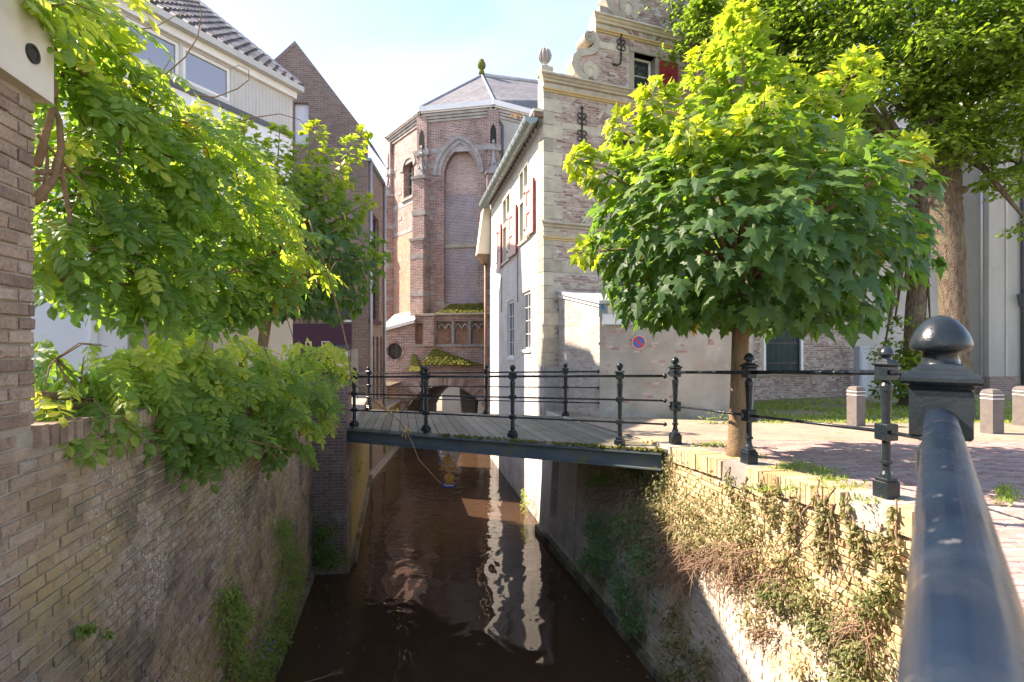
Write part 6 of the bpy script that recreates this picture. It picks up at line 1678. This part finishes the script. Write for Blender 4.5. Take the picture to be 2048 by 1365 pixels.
# ---------------------------------------------------------------- plants on walls and ground
LT = [leaflet_tpl(.2)]; ST = [small_tpl()]
def wall_plant(name, label, cat, fr, clumps, size, mat, tpl, twigs=(), v0=.02, group=None, tone_mu=None, hang=.6, density=1., vines=()):
    """clumps: (photo x, photo y, half width px, half height px, thickness m, leaves, tone)"""
    u, z = fr.uz(clumps[0][0], clumps[0][1]); t = thing(name, label, cat, fr.p(u, 0, z)[:], group)
    P = []; TO = []; O = []
    N = np.array(fr.N[:])
    for (px, py, rx, ry, th, n, tn) in clumps:
        n = int(n * density)
        ra = np.minimum(np.abs(RNG.normal(0, .62, n)) ** .8, 1.5); an = RNG.uniform(0, 2 * math.pi, n)
        for a, b in zip(ra, an):
            u, z = fr.uz(px + rx * a * math.cos(b), py + ry * a * math.sin(b))
            hgt = th * math.sqrt(max(.02, 1 - a * a)) * (RNG.random() ** .5) + v0
            P.append(fr.p(u, hgt, z)[:]); O.append(N * (.8 - .3 * a) + np.array(fr.U[:]) * a * math.cos(b) * .7 + UP * (-a * math.sin(b)) * .7)
        TO.append(np.clip(RNG.normal(tn, .17, n), 0, .999))
    pos = np.array(P); o = np.array(O); tone = np.concatenate(TO); n = len(pos)
    B = orient(o * .7 - UP * hang + rnd(n, .5), o * .6 + UP * .6 + rnd(n, .5))
    scatter(t, tpl, pos, B, size * RNG.uniform(.55, 1.25, n), tone, mat, 0, 'leaf', 'foliage')
    if twigs:
        tw = MB()
        for ln_ in vines: tw.tube([fr.p(*(lambda q: (q[0], .035 + RNG.uniform(-.012, .02), q[1]))(fr.uz(*p_))) for p_ in ln_], [.008 - .004 * i_ / len(ln_) for i_ in range(len(ln_))], 5, cap=False)
        for (px, py, rx, ry, n, ln, out) in twigs:
            for k in range(n):
                u, z = fr.uz(px + RNG.uniform(-rx, rx), py + RNG.uniform(-ry, ry))
                du = RNG.normal(-.25, .5) * ln; a = fr.p(u, .02, z)
                tw.tube([a, a + fr.N * out * RNG.uniform(.5, 1) + fr.U * du * .4 - Vector((0, 0, ln * .1)), a + fr.N * out * RNG.uniform(.4, 1.2) + fr.U * du - Vector((0, 0, ln * RNG.uniform(.4, 1)))], [.005, .004, .002], 4, cap=False)
        tw.build('dry_stems', M['dead_twig'], t, kind='stuff')
    return t
hang_strands = []; vine_lines = []
for px, y0, ln, n in ((1278, 900, 120, 160), (1300, 905, 90, 150), (1318, 910, 60, 120), (1350, 905, 90, 170), (1338, 915, 110, 150), (1465, 945, 45, 60), (1500, 965, 70, 110), (1535, 960, 60, 170), (1560, 965, 80, 190), (1598, 985, 100, 160), (1590, 1000, 130, 130), (1645, 985, 110, 190), (1658, 1000, 130, 190), (1672, 1020, 110, 120), (1700, 995, 45, 70), (1718, 1040, 60, 120), (1735, 1060, 70, 120), (1770, 1060, 60, 100), (1800, 1010, 120, 140), (1790, 1100, 90, 120), (1490, 985, 40, 60)):
    x_ = px; vine_lines.append([(px + RNG.normal(0, 2.5), y0 - 12 + (ln + 14) * j_ / 6) for j_ in range(7)])
    for k in range(4): hang_strands.append((px + RNG.normal(0, 3), y0 + ln * (k + .5) / 4, 10 - 1.2 * k, ln / 6, .05, n // 4, .62))
for k in range(26):
    x0, y0 = RNG.uniform(1290, 1780), RNG.uniform(960, 1180); a_ = RNG.uniform(-1, 1)
    vine_lines.append([(x0 + 16 * j_ * math.sin(a_) + RNG.normal(0, 4), y0 + 20 * j_ + RNG.normal(0, 3)) for j_ in range(RNG.integers(4, 9))])
wall_plant('creeper', 'dry leafy creeper hanging down the sunlit yellow quay wall', 'climbing plant', FQ,
    [(1300, 945, 60, 50, .20, 620, .30), (1330, 1010, 75, 55, .24, 800, .55), (1400, 1010, 70, 60, .20, 620, .60), (1420, 1075, 90, 50, .24, 800, .62), (1500, 1050, 70, 50, .14, 380, .5), (1340, 1080, 60, 60, .24, 520, .5), (1580, 1120, 60, 40, .12, 240, .7), (1500, 1115, 60, 40, .16, 320, .78), (1570, 1180, 60, 45, .16, 420, .35), (1640, 1190, 50, 40, .14, 220, .5), (1680, 1250, 65, 50, .16, 420, .35), (1740, 1300, 60, 50, .16, 460, .45), (1760, 1200, 40, 50, .12, 200, .4), (1530, 1230, 40, 30, .12, 160, .75), (1720, 1360, 60, 40, .14, 320, .4), (1630, 1330, 25, 30, .1, 80, .8), (1790, 1180, 20, 50, .1, 120, .4)] + hang_strands,
    
    .050, M['creeper'], LT, [(1250, 985, 45, 20, 80, .35, .3), (1330, 1060, 60, 30, 60, .35, .25), (1440, 1105, 90, 25, 150, .30, .28), (1360, 1140, 50, 25, 70, .35, .28), (1540, 1150, 60, 20, 60, .25, .15), (1730, 1240, 40, 30, 50, .3, .15), (1550, 1260, 30, 15, 30, .2, .1)], density=.85, vines=vine_lines)
wall_plant('wall_shrub', 'blue-green feathery shrub rooted in the right quay wall near the water', 'shrub', FQ, [(1225, 1050, 30, 45, .30, 300, .3), (1240, 1110, 42, 45, .34, 420, .35), (1215, 1120, 25, 25, .34, 150, .4), (1290, 1180, 40, 50, .28, 380, .3), (1300, 1240, 28, 30, .24, 180, .3), (1320, 1110, 40, 50, .28, 260, .55), (1275, 1050, 40, 40, .25, 220, .6)], .075, M['shrub'], LT, hang=.1, density=1.3)
wall_plant('wall_shrub', 'small bright green sprig on the right quay wall just below the footbridge', 'shrub', FQ, [(1225, 955, 22, 14, .2, 90, .75), (1210, 962, 14, 8, .25, 40, .8)], .085, M['shrub'], LT, hang=.1)
wall_plant('wall_shrub', 'pale green bushy plant low on the right quay wall at the bottom edge', 'shrub', FQ, [(1395, 1280, 40, 40, .2, 300, .55), (1400, 1340, 55, 40, .22, 420, .5), (1375, 1230, 25, 25, .15, 120, .6), (1440, 1320, 25, 40, .12, 140, .6)], .055, M['creeper'], LT, hang=.2)
wall_plant('wall_plant', 'long strip of small green plants down the left canal wall near the pier', 'wall plant', FL, [(560, 1060, 22, 30, .08, 500, .35), (572, 1110, 26, 45, .10, 700, .4), (585, 1160, 24, 50, .10, 600, .5), (560, 1220, 32, 55, .12, 800, .55), (545, 1280, 32, 40, .12, 600, .5), (520, 1320, 36, 35, .14, 500, .4), (500, 1350, 40, 30, .14, 420, .4)], .05, M['wallplant'], LT, density=1.)
wall_plant('wall_plant', 'upright green plant clump on the left canal wall at the bottom', 'wall plant', FL, [(450, 1195, 22, 28, .10, 330, .5), (462, 1235, 32, 38, .13, 560, .6), (455, 1280, 25, 40, .10, 330, .6), (465, 1330, 28, 35, .1, 300, .45)], .05, M['wallplant'], LT, density=1.)
wall_plant('wall_plant', 'tiny fern tuft in a joint of the left canal wall', 'wall plant', FL, [(152, 1258, 13, 12, .06, 90, .5), (200, 1268, 6, 6, .04, 30, .4)], .035, M['wallplant'], ST)
wall_plant('wall_plant', 'dark green plants covering the foot of the brick bridge pier', 'wall plant', FPi, [(648, 1060, 30, 22, .12, 420, .3), (650, 1095, 36, 30, .14, 620, .35), (660, 1120, 34, 20, .12, 420, .5)], .052, M['wallplant'], LT)
wall_plant('wall_plant', 'yellow-green tuft growing on the mossy wall under the bridge', 'wall plant', FM, [(713, 935, 6, 14, .08, 70, .9), (716, 925, 6, 6, .08, 30, .95)], .05, M['wallplant'], ST)
wall_plant('wall_plant', 'small weed at the waterline of the whitewashed wall', 'wall plant', FWn, [(1068, 1005, 12, 20, .10, 130, .7), (1065, 985, 9, 12, .1, 60, .8)], .06, M['wallplant'], LT)
wall_plant('red_plant', 'tuft of reddish plants growing out of the gutter end', 'wall plant', FS, [(1062, 236, 18, 5, .35, 90, .999)], .06, M['creeper'], ST, hang=-.8, v0=.2)
wp = [o for o in bpy.data.objects if o.name == 'wall_plant'][0]
fl_ = MB(); pp = []
for k in range(26):
    u, z = FL.uz(512 + RNG.normal(0, 18), 1290 + RNG.normal(0, 14)); pp.append(FL.p(u, .13 + RNG.uniform(0, .05), z)[:])
fl_.inst(*small_tpl(.5), np.array(pp), orient(rnd(26, 1), rnd(26, .5) + np.array(FL.N[:])), RNG.uniform(.016, .026, 26), np.full(26, .5))
fl_.build('violet_flowers', M['flower'], wp, kind='stuff')
# bush at the foot of the lindens
def bush(label, blobs, size, mat, tpl, n_per, name='bush'):
    b0 = W(*blobs[0][:3]); t = thing(name, label, 'bush', (b0.x, b0.y, zg(b0.y)))
    P = []; O = []
    for (px, py, d, r) in blobs:
        n = int(n_per * (r / .4) ** 2); o = nz(RNG.normal(0, 1, (n, 3))); P.append(np.array(W(px, py, d)) + o * r * (1 - .5 * RNG.random((n, 1)) ** 2)); O.append(o)
    pos = np.concatenate(P); o = np.concatenate(O); n = len(pos); pos[:, 2] = np.maximum(pos[:, 2], zg(b0.y) + .02)
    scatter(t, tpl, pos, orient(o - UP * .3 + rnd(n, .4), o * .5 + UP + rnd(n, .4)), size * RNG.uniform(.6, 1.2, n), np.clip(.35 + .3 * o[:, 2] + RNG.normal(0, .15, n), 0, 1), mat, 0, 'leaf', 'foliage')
    return t
bush('leafy green bush at the foot of the slim linden', [(1790, 760, 12.6, .4), (1820, 745, 12.7, .45), (1850, 765, 12.5, .4), (1770, 775, 12.6, .3), (1835, 720, 12.8, .3), (1815, 700, 12.9, .25)], .11, M['linden_leaf'], HT, 260)
bush('low green weed on the paving at the foot of the lean-to wall', [(1425, 838, 9.6, .12), (1440, 842, 9.5, .10), (1405, 843, 9.5, .08), (1455, 838, 9.6, .08)], .09, M['wallplant'], LT, 330, 'weed')
# grass in the paving joints
gr = MB(); n = 4200
cl = []
for (px, py, rx, ry, k) in ((1580, 935, 40, 8, 500), (1640, 945, 30, 8, 300), (1500, 915, 30, 6, 200), (1660, 960, 30, 6, 250), (1560, 980, 70, 7, 160), (1700, 975, 60, 7, 140), (1420, 890, 40, 5, 350), (2010, 985, 15, 10, 200), (2015, 1000, 20, 8, 200), (1900, 880, 60, 8, 150), (1480, 905, 25, 6, 300), (1730, 1000, 50, 5, 90)):
    for q in range(k):
        x, y = px + RNG.normal(0, rx * .6), py + RNG.normal(0, ry * .6); d = 1.25 * 1024 / (y - 690)
        for _ in range(3): d = (CZ - zg(d)) * 1024 / (y - 690)
        cl.append(((x - 1024) / 1024 * d, d, zg(d)))
pos = np.array(cl); n = len(pos)
gr.inst(*small_tpl(.16), pos, orient(UP * .8 + rnd(n, .6), rnd(n, 1)), RNG.uniform(.02, .05, n), np.clip(RNG.normal(.6, .25, n), 0, 1))
gr.build('grass_tufts', M['wallplant'], label='thin grass and moss tufts in the paving joints', category='grass', kind='stuff')
# grass and moss strip further back on the square
g2 = MB(); n = 26000
y = RNG.uniform(9.6, 15.2, n); x = (RNG.uniform(1500, 2060, n) - 1024) / 1024 * y
keep = (np.sin(x * 1.7) * np.sin(y * 2.3) + RNG.normal(0, .5, n) > -.2) & ~((y > 12.2 + (x - .76) / 2.71 - .1)); x, y = x[keep], y[keep]; n = len(x)
pos = np.stack([x, y, np.array([zg(q) for q in y])], 1)
g2.inst(*small_tpl(.2), pos, orient(UP * .5 + rnd(n, .7), rnd(n, 1)), RNG.uniform(.04, .09, n), np.clip(RNG.normal(.7, .25, n), 0, 1))
g2.build('grass_strip', M['wallplant'], label='patchy short grass on the square in front of the church hall', category='grass', kind='stuff')
# leaves and scum drifting on the water
fm = MB(); n = 150
yy = RNG.uniform(6.6, 19, n); sd = RNG.random(n)
xl = np.interp(yy, [6, 9.8, 10.4, 16.7, 22], [-2.9, -3.7, -3.15, -4.5, -4.8]); xr = 1.99 - .27 * (yy - 6.67)
t_ = np.where(RNG.random(n) < .5, RNG.beta(1, 7, n), np.where(RNG.random(n) < .5, 1 - RNG.beta(1, 7, n), RNG.random(n)))
pos = np.stack([xl + .18 + (xr - xl - .36) * t_, yy, np.full(n, .004)], 1)
fm.inst(*small_tpl(.4), pos, orient(rnd(n, 1) * np.array([1, 1, .02]), UP + rnd(n, .03)), RNG.uniform(.02, .06, n), RNG.uniform(.3, 1, n))
fm.build('floating_leaves', M['creeper'], label='small leaves and scum drifting on the canal water', category='leaves', kind='stuff')
# dead branch floating near the left wall
db = thing('dead_branch', 'bare pale twig floating on the water at the bottom', 'branch', W(650, 1352, 6.75)[:])
tw = MB(); q = lambda px, py: W(px, py, 4.38 * 1024 / (py - 690))
tw.tube([q(600, 1368), q(640, 1357), q(668, 1348), q(688, 1344)], [.008, .007, .005, .003], 5)
for a, b in (((655, 1352), (672, 1340)), ((668, 1348), (684, 1338)), ((672, 1347), (690, 1350)), ((664, 1349), (676, 1353)), ((680, 1345), (686, 1336))): tw.tube([q(*a), q(*b)], [.005, .002], 4)
tw.build('twig', M['dead_twig'], db, smooth=True)
for k in ('_w',):
    for o in bpy.data.objects:
        if k in o: del o[k]
